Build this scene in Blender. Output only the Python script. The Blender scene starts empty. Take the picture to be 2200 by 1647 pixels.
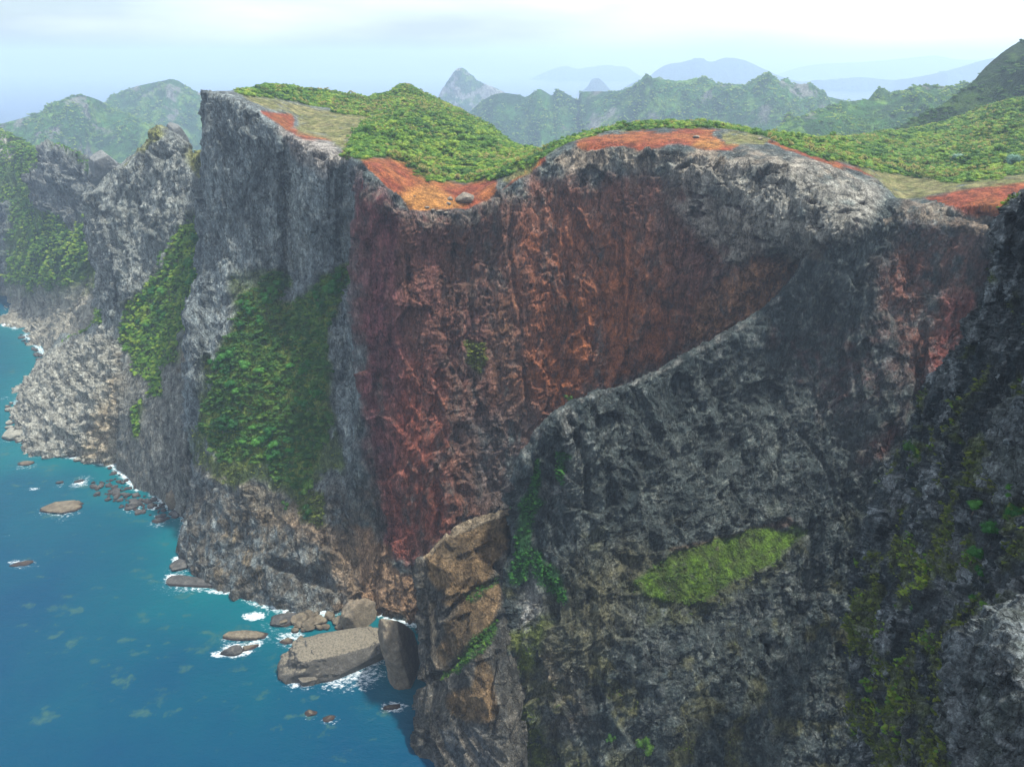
import bpy, math, random
import numpy as np
from math import radians
random.seed(7); rng = np.random.default_rng(7)
SC = bpy.context.scene
COL = SC.collection
# ------------------------------------------------------------------ camera
FPX = 1520.0; PITCH = radians(24.6); CAMZ = 300.0; CX, CY = 1100.0, 823.5
cd = bpy.data.cameras.new("camera"); cam = bpy.data.objects.new("camera", cd); COL.objects.link(cam)
cam.location = (0, 0, CAMZ); cam.rotation_euler = (math.pi/2 - PITCH, 0, 0)
cd.sensor_width = 36.0; cd.lens = 36.0*FPX/2200.0; cd.clip_start = 1.0; cd.clip_end = 60000.0
SC.camera = cam
# ------------------------------------------------------------------ sky and sun
SUN_EL, SUN_AZ = radians(70), radians(2)        # azimuth measured from +x towards +y
SUN_STRENGTH = 4.2; SKY_STRENGTH = 0.115
sunv = np.array([math.cos(SUN_EL)*math.cos(SUN_AZ), math.cos(SUN_EL)*math.sin(SUN_AZ), math.sin(SUN_EL)])
w = bpy.data.worlds.new("World"); SC.world = w; w.use_nodes = True
nt = w.node_tree; nt.nodes.clear()
def N(nt, t, **k):
    n = nt.nodes.new(t)
    for a, b in k.items(): setattr(n, a, b)
    return n
def ramp(nt, stops, interp='LINEAR'):
    r = N(nt, 'ShaderNodeValToRGB'); r.color_ramp.interpolation = interp
    e = r.color_ramp.elements
    while len(e) < len(stops): e.new(0.5)
    for i, (p, c) in enumerate(stops):
        e[i].position = p; e[i].color = (c if len(c) == 4 else (*c, 1)) if hasattr(c, '__len__') else (c, c, c, 1)
    return r
sky = N(nt, 'ShaderNodeTexSky', sky_type='NISHITA', sun_disc=False, sun_elevation=SUN_EL,
        sun_rotation=math.pi/2 - SUN_AZ, altitude=300, air_density=1.0, dust_density=2.0, ozone_density=2.0)
tc = N(nt, 'ShaderNodeTexCoord')
mp = N(nt, 'ShaderNodeMapping'); mp.inputs['Scale'].default_value = (1.6, 1.6, 9.0)
nt.links.new(tc.outputs['Generated'], mp.inputs['Vector'])
cn = N(nt, 'ShaderNodeTexNoise'); cn.inputs['Scale'].default_value = 1.7; cn.inputs['Detail'].default_value = 5
nt.links.new(mp.outputs[0], cn.inputs['Vector'])
sepw = N(nt, 'ShaderNodeSeparateXYZ'); nt.links.new(tc.outputs['Generated'], sepw.inputs[0])
# thin cloud deck: thicker to the right (towards the sun) and upwards
def M(nt, op, a, b=None, c=None, clamp=False):
    n = N(nt, 'ShaderNodeMath', operation=op); n.use_clamp = clamp
    for i, v in enumerate((a, b, c)):
        if v is None: continue
        if isinstance(v, (int, float)): n.inputs[i].default_value = v
        else: nt.links.new(v, n.inputs[i])
    return n.outputs[0]
zz = M(nt, 'MULTIPLY', sepw.outputs[2], 5.0)
xx = M(nt, 'MULTIPLY', sepw.outputs[0], 0.85)
nn = M(nt, 'MULTIPLY', cn.outputs['Fac'], 1.7)
cov = M(nt, 'ADD', M(nt, 'ADD', zz, xx), M(nt, 'SUBTRACT', nn, 0.70), clamp=True)
hi = N(nt, 'ShaderNodeMapRange'); lk0 = nt.links.new(sepw.outputs[2], hi.inputs[0]); hi.inputs[1].default_value = 0.15; hi.inputs[2].default_value = 0.5; hi.inputs[3].default_value = 0.92; hi.inputs[4].default_value = 0.60
cov = M(nt, 'MULTIPLY', cov, hi.outputs[0])      # the deck thins out overhead, where the sun comes through
mixw = N(nt, 'ShaderNodeMix', data_type='RGBA'); nt.links.new(cov, mixw.inputs['Factor'])
nt.links.new(sky.outputs[0], mixw.inputs[6]); mixw.inputs[7].default_value = (8.8, 9.2, 9.8, 1)
bg = N(nt, 'ShaderNodeBackground'); bg.inputs['Strength'].default_value = SKY_STRENGTH
wo = N(nt, 'ShaderNodeOutputWorld')
nt.links.new(mixw.outputs[2], bg.inputs[0]); nt.links.new(bg.outputs[0], wo.inputs[0])
sl = bpy.data.lights.new("sun", 'SUN'); sl.energy = SUN_STRENGTH; sl.angle = radians(3.5); sl.color = (1, 0.95, 0.86)
so = bpy.data.objects.new("sun", sl); COL.objects.link(so); so.location = (0, 0, 900)
from mathutils import Vector
so.rotation_euler = Vector((-sunv[0], -sunv[1], -sunv[2])).to_track_quat('-Z', 'Y').to_euler()
SC.view_settings.view_transform = 'Standard'; SC.view_settings.look = 'None'
SC.view_settings.gamma = 1.0; SC.view_settings.exposure = 0.80
SC.cycles.volume_bounces = 1; SC.cycles.max_bounces = 6; SC.cycles.transparent_max_bounces = 6
SC.cycles.use_denoising = True
HAZE = 1/6400.0
HAZE_COL = (0.62, 0.79, 1.0)
# ------------------------------------------------------------------ maths helpers
cp, sp = math.cos(PITCH), math.sin(PITCH)
def unproj(px, py, Y):
    a = (px-CX)/FPX; b = (CY-py)/FPX
    if Y == 'S': t = CAMZ/(sp - b*cp)
    else: t = Y/(cp + b*sp)
    return np.array([t*a, t*(cp + b*sp), CAMZ + t*(b*cp - sp)])
def proj(P):
    d = P - np.array([0, 0, CAMZ])
    f = d[..., 1]*cp - d[..., 2]*sp; u = d[..., 1]*sp + d[..., 2]*cp
    f = np.maximum(f, 1e-3)
    return CX + FPX*d[..., 0]/f, CY - FPX*u/f
def hsh(ix, iy, iz, seed):
    h = (ix*374761393 + iy*668265263 + iz*2147483647 + seed*1274126177) & 0xffffffff
    h = ((h ^ (h >> 13))*1274126177) & 0xffffffff
    h = ((h ^ (h >> 16))*2246822519) & 0xffffffff
    return (((h ^ (h >> 15)) & 0xffffff).astype(np.float32))/np.float32(0xffffff)
def vnoise(P, seed=0):
    f = np.floor(P); i = f.astype(np.int64); t = (P-f).astype(np.float32); t = t*t*t*(t*(t*6-15)+10)
    x, y, z = i[..., 0], i[..., 1], i[..., 2]; r = 0
    for dx in (0, 1):
        wx = t[..., 0] if dx else 1-t[..., 0]
        for dy in (0, 1):
            wy = t[..., 1] if dy else 1-t[..., 1]
            for dz in (0, 1):
                wz = t[..., 2] if dz else 1-t[..., 2]
                r = r + wx*wy*wz*hsh(x+dx, y+dy, z+dz, seed)
    return r*2-1
RM = np.array([[0.0, 0.8, 0.6], [-0.8, 0.36, -0.48], [-0.6, -0.48, 0.64]])
def fbm(P, scale, octs=4, seed=0, ridged=False, gain=0.5, stretch=(1, 1, 1)):
    Q = P/scale/np.array(stretch); a = 1.0; s = 0; tot = 0
    for o in range(octs):
        n = vnoise(Q, seed+o*17)
        if ridged: n = 1-2*np.abs(n)**0.8
        s = s + a*n; tot += a; a *= gain; Q = Q@RM.T*2.03 + 11.7
    return s/tot
def facets(P, scale, seed, stretch=(1, 1, 2.2), tilt=0.5):
    """broken slabs: every cell of a jittered lattice is a tilted plane of its own"""
    Q = P/scale/np.array(stretch); f = np.floor(Q).astype(np.int64); best = np.full(Q.shape[:-1], 1e9, np.float32); out = np.zeros(Q.shape[:-1], np.float32)
    for dx in (-1, 0, 1):
        for dy in (-1, 0, 1):
            for dz in (-1, 0, 1):
                x, y, z = f[..., 0]+dx, f[..., 1]+dy, f[..., 2]+dz
                h1, h2, h3 = hsh(x, y, z, seed), hsh(x, y, z, seed+1), hsh(x, y, z, seed+2)
                ex = (Q[..., 0]-x-h1).astype(np.float32); ey = (Q[..., 1]-y-h2).astype(np.float32); ez = (Q[..., 2]-z-h3).astype(np.float32)
                d = ex*ex+ey*ey+ez*ez; k = d < best
                g1 = (h1*7.3) % 1; g2 = (h2*7.3) % 1; g3 = (h3*7.3) % 1
                v = (h1+h2+h3)/3*2-1 + tilt*2*((g1-.5)*ex + (g2-.5)*ey + (g3-.35)*ez*2)
                out[k] = v[k]; best[k] = d[k]
    return out
def sstep(a, b, x):
    t = np.clip((x-a)/(b-a), 0, 1); return t*t*(3-2*t)
def polysd(px, py, poly):
    """signed distance (px units), positive inside"""
    poly = np.array(poly, float); n = len(poly); d2 = np.full(px.shape, 1e12); ins = np.zeros(px.shape, bool)
    for i in range(n):
        ax, ay = poly[i]; bx, by = poly[(i+1) % n]
        ex, ey = bx-ax, by-ay; wx, wy = px-ax, py-ay
        t = np.clip((wx*ex + wy*ey)/(ex*ex+ey*ey+1e-9), 0, 1)
        d2 = np.minimum(d2, (wx-t*ex)**2 + (wy-t*ey)**2)
        c = ((ay <= py) != (by <= py)) & (px < (bx-ax)*(py-ay)/((by-ay) if by != ay else 1e-9) + ax)
        ins ^= c
    return np.where(ins, 1, -1)*np.sqrt(d2)
def zone(L, poly, soft=8, warp=8, seed=5):
    x0 = min(p[0] for p in poly)-60; x1 = max(p[0] for p in poly)+60
    y0 = min(p[1] for p in poly)-60; y1 = max(p[1] for p in poly)+60
    m = np.zeros(L['px'].shape)
    k = (L['px'] > x0) & (L['px'] < x1) & (L['py'] > y0) & (L['py'] < y1)
    if not k.any(): return m
    n = L['warp'][k]
    sd = polysd(L['px'][k], L['py'][k], poly) + n*warp*2
    m[k] = sstep(-soft, soft, sd)
    return m
def linec(L, pts, width, warp=6, soft=0.6):
    """mask round a polyline in traced coordinates"""
    m = np.zeros(L['px'].shape); pts = np.array(pts, float)
    k = (L['px'] > pts[:, 0].min()-40) & (L['px'] < pts[:, 0].max()+40) & (L['py'] > pts[:, 1].min()-40) & (L['py'] < pts[:, 1].max()+40)
    if not k.any(): return m
    px = L['px'][k] + L['warp'][k]*warp; py = L['py'][k]; d2 = np.full(px.shape, 1e12)
    for i in range(len(pts)-1):
        ax, ay = pts[i]; bx, by = pts[i+1]; ex, ey = bx-ax, by-ay
        t = np.clip(((px-ax)*ex + (py-ay)*ey)/(ex*ex+ey*ey), 0, 1)
        d2 = np.minimum(d2, (px-ax-t*ex)**2 + (py-ay-t*ey)**2)
    m[k] = 1 - sstep(width*(1-soft), width*(1+soft), np.sqrt(d2))
    return m
# ------------------------------------------------------------------ lofts
def cr(P0, P1, P2, P3, t, k=0.38):
    t = t[:, None, None] if P0.ndim == 2 else t[:, None]
    m1 = (P2-P0)*k; m2 = (P3-P1)*k; t2 = t*t; t3 = t2*t
    return (2*t3-3*t2+1)*P1 + (t3-2*t2+t)*m1 + (-2*t3+3*t2)*P2 + (t3-t2)*m2
def spline(A, counts, k=0.38):
    """A: (n, m, 3) control rows -> interpolated along axis 0"""
    out = []; n = A.shape[0]
    for i in range(n-1):
        t = np.linspace(0, 1, counts[i], endpoint=False)
        out.append(cr(A[max(i-1, 0)], A[i], A[i+1], A[min(i+2, n-1)], t, k))
    out.append(A[-1:]); return np.concatenate(out, 0)
def sink(cols):
    out = []
    for c in cols:
        c = list(c)
        if c[-2][2] == 'S':
            p = unproj(*c[-2]); c[-1] = ('w', p[0], p[1]-4, -14.0)
        elif len(c) > 2 and unproj(*c[-1])[2] > -8:
            p = unproj(*c[-1]); c[-1] = ('w', p[0], p[1], -14.0) if p[2] < 40 else c[-1]
        out.append(c)
    return out
def loft(cols, res=2.15, kr=0.38, kc=0.38, maxseg=170):
    """cols: list of columns, each a list of (px,py,Y) or ('w',x,y,z)"""
    A = np.array([[np.array(p[1:], float) if p[0] == 'w' else unproj(*p) for p in c] for c in cols])   # (C,R,3)
    X, Y = proj(A); T = np.stack([X, Y], -1)
    dr = np.linalg.norm(np.diff(T, axis=1), axis=2); dc = np.linalg.norm(np.diff(T, axis=0), axis=2)
    nr = [int(np.clip(np.percentile(dr[:, i], 70)/res, 3, maxseg)) for i in range(dr.shape[1])]
    ncn = [int(np.clip(np.percentile(dc[i], 70)/res, 3, maxseg)) for i in range(dc.shape[0])]
    G = spline(A, ncn, kc)                                  # along columns
    G = spline(np.swapaxes(G, 0, 1).copy(), nr, kr)         # along rows
    return mkL(G)
def mkL(G):
    du = np.gradient(G, axis=1); dv = np.gradient(G, axis=0)
    n = np.cross(dv, du); n /= np.linalg.norm(n, axis=2, keepdims=True)+1e-9
    # orient towards the camera on average
    vd = G - np.array([0, 0, CAMZ])
    if np.mean(np.sum(n*vd, -1)) > 0: n = -n
    px, py = proj(G)
    L = dict(P=G, n=n, px=px, py=py, B=G.copy())
    L['warp'] = fbm(G, 14, 4, 91); return L
def displace(L, d, n=None):
    L['P'] = L['P'] + (L['n'] if n is None else n)*d[..., None]
def cell_area(L):
    du = np.gradient(L['P'], axis=1); dv = np.gradient(L['P'], axis=0)
    return np.linalg.norm(np.cross(du, dv), axis=2)
def up_of(L):
    du = np.gradient(L['P'], axis=1); dv = np.gradient(L['P'], axis=0)
    n = np.cross(dv, du); n /= np.linalg.norm(n, axis=2, keepdims=True)+1e-9
    return np.abs(n[..., 2])
def grid_mesh(name, L, colr, mat, smooth=True, extra=None):
    P = L['P']; R, C = P.shape[:2]
    me = bpy.data.meshes.new(name)
    me.vertices.add(R*C); me.vertices.foreach_set('co', P.reshape(-1).astype(np.float32))
    idx = np.arange(R*C).reshape(R, C)
    f = np.stack([idx[:-1, :-1], idx[:-1, 1:], idx[1:, 1:], idx[1:, :-1]], -1).reshape(-1, 4)
    # face orientation as the stored normals
    a = P.reshape(-1, 3)[f]; fn = np.cross(a[:, 1]-a[:, 0], a[:, 3]-a[:, 0]); ref = L['n'].reshape(-1, 3)[f[:, 0]]
    if np.mean(np.sum(fn*ref, 1)) < 0: f = f[:, ::-1]
    nf = len(f)
    me.loops.add(nf*4); me.loops.foreach_set('vertex_index', f.reshape(-1).astype(np.int32))
    me.polygons.add(nf); me.polygons.foreach_set('loop_start', (np.arange(nf)*4).astype(np.int32))
    me.polygons.foreach_set('use_smooth', np.full(nf, smooth, bool))
    me.update(calc_edges=True); me.validate()
    if colr is not None:
        at = me.color_attributes.new('albedo', 'FLOAT_COLOR', 'POINT')
        c4 = np.ones((R*C, 4), np.float32); c4[:, :3] = np.clip(colr.reshape(-1, 3), 0, 1); at.data.foreach_set('color', c4.reshape(-1))
    for k, v in (extra or {}).items():
        at = me.attributes.new(k, 'FLOAT', 'POINT'); at.data.foreach_set('value', v.reshape(-1).astype(np.float32))
    me.materials.append(mat)
    o = bpy.data.objects.new(name, me); COL.objects.link(o); return o
def structure(o, label=None, kind='structure'):
    o['kind'] = kind
    if label: o['label'] = label
    return o
# ------------------------------------------------------------------ materials
def newmat(name):
    m = bpy.data.materials.new(name); m.use_nodes = True; m.node_tree.nodes.clear(); return m, m.node_tree
def lk(nt, a, b): nt.links.new(a, b)
def noise(nt, vec, scale, detail=4, rough=0.6, dim='3D'):
    n = N(nt, 'ShaderNodeTexNoise', noise_dimensions=dim); n.inputs['Scale'].default_value = scale
    n.inputs['Detail'].default_value = detail; n.inputs['Roughness'].default_value = rough
    lk(nt, vec, n.inputs['Vector']); return n.outputs['Fac']
def terrain_mat(name, unit=1.0, bump=1.0, contrast=1.0):
    m, nt = newmat(name)
    at = N(nt, 'ShaderNodeAttribute', attribute_name='albedo')
    rk = N(nt, 'ShaderNodeAttribute', attribute_name='rock')
    tc = N(nt, 'ShaderNodeTexCoord'); v = tc.outputs['Object']
    mp = N(nt, 'ShaderNodeMapping'); mp.inputs['Scale'].default_value = (1, 1, 0.45); mp.inputs['Rotation'].default_value = (0.15, 0.1, 0); lk(nt, v, mp.inputs[0])
    n1 = noise(nt, mp.outputs[0], 0.22/unit, 6, 0.68); n2 = noise(nt, mp.outputs[0], 1.1/unit, 5, 0.7)
    vo = N(nt, 'ShaderNodeTexVoronoi', feature='DISTANCE_TO_EDGE'); vo.inputs['Scale'].default_value = 0.35/unit
    wv = N(nt, 'ShaderNodeMix', data_type='VECTOR'); wv.inputs['Factor'].default_value = 0.08
    nc = N(nt, 'ShaderNodeTexNoise'); nc.inputs['Scale'].default_value = 0.3/unit; nc.inputs['Detail'].default_value = 4; lk(nt, mp.outputs[0], nc.inputs['Vector'])
    sc = N(nt, 'ShaderNodeVectorMath', operation='SCALE'); sc.inputs['Scale'].default_value = 9.0*unit; lk(nt, nc.outputs['Color'], sc.inputs[0])
    ad = N(nt, 'ShaderNodeVectorMath', operation='ADD'); lk(nt, mp.outputs[0], ad.inputs[0]); lk(nt, sc.outputs[0], ad.inputs[1]); lk(nt, ad.outputs[0], vo.inputs['Vector'])
    crack = ramp(nt, [(0.0, 0.0), (0.09, 1.0)]); lk(nt, vo.outputs['Distance'], crack.inputs[0])
    # mineral speckle and staining
    r1 = ramp(nt, [(0.36, 1-0.50*contrast), (0.5, 1.0), (0.64, 1+0.60*contrast)]); lk(nt, n1, r1.inputs[0])
    r2 = ramp(nt, [(0.36, 1-0.38*contrast), (0.5, 0.98), (0.64, 1+0.55*contrast)]); lk(nt, n2, r2.inputs[0])
    mul = M(nt, 'MULTIPLY', r1.outputs[0], r2.outputs[0])
    n3 = noise(nt, ad.outputs[0], 0.55/unit, 5, 0.75)
    ve = ramp(nt, [(0.0, 1.0), (0.035, 0.0)]); lk(nt, M(nt, 'ABSOLUTE', M(nt, 'SUBTRACT', n3, 0.52)), ve.inputs[0])
    vk = M(nt, 'ADD', 1.0, M(nt, 'MULTIPLY', M(nt, 'MULTIPLY', ve.outputs[0], rk.outputs['Fac']), 0.35*contrast))
    mul = M(nt, 'MULTIPLY', mul, vk)
    vo2 = N(nt, 'ShaderNodeTexVoronoi', feature='DISTANCE_TO_EDGE'); vo2.inputs['Scale'].default_value = 0.075/unit
    m2 = N(nt, 'ShaderNodeMapping'); m2.inputs['Scale'].default_value = (1, 1, 0.35); lk(nt, ad.outputs[0], m2.inputs[0]); lk(nt, m2.outputs[0], vo2.inputs['Vector'])
    crack2 = ramp(nt, [(0.0, 0.0), (0.035, 1.0)]); lk(nt, vo2.outputs['Distance'], crack2.inputs[0])
    ck = M(nt, 'MULTIPLY', M(nt, 'ADD', M(nt, 'MULTIPLY', crack.outputs[0], 0.30), 0.70), M(nt, 'ADD', M(nt, 'MULTIPLY', crack2.outputs[0], 0.5), 0.5))
    one = N(nt, 'ShaderNodeMix', data_type='FLOAT'); one.inputs[2].default_value = 1.0
    lk(nt, rk.outputs['Fac'], one.inputs[0]); lk(nt, ck, one.inputs[3])
    mul = M(nt, 'MULTIPLY', mul, one.outputs[0])
    cm = N(nt, 'ShaderNodeVectorMath', operation='SCALE'); lk(nt, at.outputs['Color'], cm.inputs[0]); lk(nt, mul, cm.inputs['Scale'])
    b = N(nt, 'ShaderNodeBsdfPrincipled'); b.inputs['Roughness'].default_value = 0.92; b.inputs['Specular IOR Level'].default_value = 0.18
    lk(nt, cm.outputs[0], b.inputs['Base Color'])
    h = M(nt, 'ADD', M(nt, 'MULTIPLY', n1, 1.6), M(nt, 'ADD', M(nt, 'MULTIPLY', n2, 0.7), M(nt, 'MULTIPLY', n3, 0.6)))
    h = M(nt, 'ADD', h, M(nt, 'ADD', M(nt, 'MULTIPLY', crack.outputs[0], 0.22), M(nt, 'MULTIPLY', crack2.outputs[0], 0.45)))
    bp = N(nt, 'ShaderNodeBump'); bp.inputs['Distance'].default_value = 2.2*unit*bump; bp.inputs['Strength'].default_value = 1.0
    lk(nt, h, bp.inputs['Height']); lk(nt, bp.outputs[0], b.inputs['Normal'])
    o = N(nt, 'ShaderNodeOutputMaterial'); lk(nt, b.outputs[0], o.inputs[0]); return m
MAT_CLIFF = terrain_mat('weathered_rock', 1.0)
MAT_NEAR = terrain_mat('near_rock', 0.5, 1.0)
MAT_HILL = terrain_mat('hillside', 4.0, 0.9, 0.6)
MAT_FAR = terrain_mat('far_island', 16.0, 0.8, 0.5)
def rock_mat(name, c1, c2, c3, unit=1.0, wet=True):
    m, nt = newmat(name); tc = N(nt, 'ShaderNodeTexCoord'); ge = N(nt, 'ShaderNodeNewGeometry')
    v = ge.outputs['Position']
    n1 = noise(nt, v, 0.25/unit, 5, 0.65); n2 = noise(nt, v, 1.3/unit, 5, 0.72)
    r = ramp(nt, [(0.32, c1), (0.5, c2), (0.68, c3)]); lk(nt, M(nt, 'ADD', M(nt, 'MULTIPLY', n1, 0.55), M(nt, 'MULTIPLY', n2, 0.45)), r.inputs[0])
    col = r.outputs[0]
    if wet:                                        # tide band just above the water: dark wet brown algae
        sx = N(nt, 'ShaderNodeSeparateXYZ'); lk(nt, v, sx.inputs[0])
        t = M(nt, 'ADD', sx.outputs[2], M(nt, 'MULTIPLY', n2, -1.6))
        rr = ramp(nt, [(0.0, 1.0), (0.6, 0.0)]); lk(nt, t, rr.inputs[0])
        mx = N(nt, 'ShaderNodeMix', data_type='RGBA'); lk(nt, rr.outputs[0], mx.inputs[0]); lk(nt, col, mx.inputs[6]); mx.inputs[7].default_value = (0.035, 0.026, 0.023, 1)
        col = mx.outputs[2]
    b = N(nt, 'ShaderNodeBsdfPrincipled'); b.inputs['Roughness'].default_value = 0.85; b.inputs['Specular IOR Level'].default_value = 0.25
    lk(nt, col, b.inputs['Base Color'])
    bp = N(nt, 'ShaderNodeBump'); bp.inputs['Distance'].default_value = 0.9*unit; lk(nt, M(nt, 'ADD', n1, M(nt, 'MULTIPLY', n2, 0.6)), bp.inputs['Height']); lk(nt, bp.outputs[0], b.inputs['Normal'])
    o = N(nt, 'ShaderNodeOutputMaterial'); lk(nt, b.outputs[0], o.inputs[0]); return m
MAT_DARKROCK = rock_mat('dark_shore_rock', (0.022, 0.024, 0.026), (0.06, 0.06, 0.058), (0.15, 0.145, 0.125))
MAT_PALEROCK = rock_mat('pale_shore_rock', (0.09, 0.09, 0.075), (0.20, 0.20, 0.165), (0.38, 0.36, 0.29))
MAT_BROWNROCK = rock_mat('brown_shore_rock', (0.06, 0.05, 0.035), (0.12, 0.10, 0.07), (0.24, 0.21, 0.15))
MAT_LOOSE = rock_mat('loose_stone', (0.06, 0.055, 0.05), (0.16, 0.14, 0.11), (0.32, 0.27, 0.2), 0.6, wet=False)
def leaf_mat(name, ca, cb, cc):
    m, nt = newmat(name); oi = N(nt, 'ShaderNodeObjectInfo'); ge = N(nt, 'ShaderNodeNewGeometry')
    n = noise(nt, ge.outputs['Position'], 0.035, 3, 0.55)
    f = M(nt, 'ADD', M(nt, 'MULTIPLY', M(nt, 'POWER', oi.outputs['Random'], 1.3), 0.75), M(nt, 'MULTIPLY', ge.outputs['Random Per Island'], 0.22))
    f = M(nt, 'ADD', f, M(nt, 'MULTIPLY', M(nt, 'SUBTRACT', n, 0.46), 1.5), clamp=True)
    r = ramp(nt, [(0.0, ca), (0.5, cb), (1.0, cc)]); lk(nt, f, r.inputs[0])
    d = N(nt, 'ShaderNodeBsdfPrincipled'); d.inputs['Roughness'].default_value = 0.6; d.inputs['Specular IOR Level'].default_value = 0.3
    lk(nt, r.outputs[0], d.inputs['Base Color'])
    t = N(nt, 'ShaderNodeBsdfTranslucent'); lk(nt, r.outputs[0], t.inputs[0])
    mx = N(nt, 'ShaderNodeMixShader'); mx.inputs[0].default_value = 0.3; lk(nt, d.outputs[0], mx.inputs[1]); lk(nt, t.outputs[0], mx.inputs[2])
    o = N(nt, 'ShaderNodeOutputMaterial'); lk(nt, mx.outputs[0], o.inputs[0]); return m
MAT_LEAF = leaf_mat('scrub_leaves', (0.035, 0.11, 0.012), (0.11, 0.24, 0.02), (0.30, 0.40, 0.045))
MAT_LEAF_DARK = leaf_mat('dark_leaves', (0.015, 0.065, 0.010), (0.040, 0.120, 0.015), (0.11, 0.20, 0.025))
MAT_LEAF_BRIGHT = leaf_mat('bright_leaves', (0.011, 0.08, 0.012), (0.026, 0.14, 0.018), (0.075, 0.23, 0.03))
MAT_LEAF_YEL = leaf_mat('pandanus_leaves', (0.14, 0.20, 0.03), (0.30, 0.30, 0.07), (0.46, 0.40, 0.15))
MAT_LEAF_MOSS = leaf_mat('cliff_shrub_leaves', (0.04, 0.08, 0.01), (0.11, 0.15, 0.02), (0.20, 0.24, 0.03))
MAT_LEAF_PALE = leaf_mat('silver_leaves', (0.08, 0.17, 0.12), (0.12, 0.24, 0.17), (0.18, 0.30, 0.22))
m, nt_ = newmat('bark'); b_ = N(nt_, 'ShaderNodeBsdfPrincipled'); tc_ = N(nt_, 'ShaderNodeTexCoord')
r_ = ramp(nt_, [(0.3, (0.05, 0.04, 0.03)), (0.7, (0.17, 0.14, 0.11))]); lk(nt_, noise(nt_, tc_.outputs['Object'], 4), r_.inputs[0]); lk(nt_, r_.outputs[0], b_.inputs['Base Color'])
lk(nt_, b_.outputs[0], N(nt_, 'ShaderNodeOutputMaterial').inputs[0]); MAT_BARK = m

# ------------------------------------------------------------------ colour helpers
def C(*a): return np.array(a, float)
def lay(col, mask, c, var=None):
    c = C(*c) if not isinstance(c, np.ndarray) else c
    return col*(1-mask[..., None]) + c*mask[..., None]
def rockbase(L, dark, mid, light, s=20, seed=3):
    P = L['P']; a = fbm(P, s*1.3, 4, seed, gain=0.62, stretch=(1, 1, 1.8)); b = fbm(P, s*0.35, 4, seed+4, gain=0.7, stretch=(1, 1, 1.5))
    t = np.clip(a*0.9+b*0.8+0.5, 0, 1)[..., None]
    lo = C(*dark)*(1-t) + C(*mid)*t
    v = sstep(0.35, 0.85, fbm(P, s*0.3, 4, seed+9, ridged=True, gain=0.7, stretch=(1, 1, 1.6)) + 0.25*a)[..., None]
    return lo*(1-0.75*v) + C(*light)*v*0.75
def crags(L, amp=1.0, seed=1, big=45, rib=(1, 1, 5.5)):
    P = L['B']
    W = P + 5*np.stack([fbm(P, 24, 3, seed+81), fbm(P, 24, 3, seed+82), fbm(P, 24, 3, seed+83)], -1)
    d = 5.5*fbm(P, big, 3, seed)
    d += 2.6*fbm(W, 19, 3, seed+31, ridged=True, stretch=rib)
    d += 1.6*fbm(W, 8.5, 3, seed+47, ridged=True, stretch=(1, 1, 2.0))
    d += 0.9*fbm(W, 3.8, 3, seed+61, ridged=True, gain=0.65, stretch=(1.3, 1.3, 0.8))
    d += 0.5*fbm(W, 1.5, 2, seed+71, ridged=True)
    for sc_, a_, se_, st_ in ((17, 5.0, 200, (1, 1, 2.6)), (7, 2.2, 220, (1.2, 1, 1.5))):
        q = fbm(W, sc_, 4, seed+se_, gain=0.55, stretch=st_)*4; f_ = np.floor(q); q = f_ + sstep(0.0, 0.22, q-f_)
        d += a_*q/4
    d += 4.2*facets(W, 15, seed+301, (1, 1, 2.4), 0.9) + 1.9*facets(W, 5.5, seed+311, (1.1, 1, 1.7), 0.9)
    return d*amp

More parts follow.
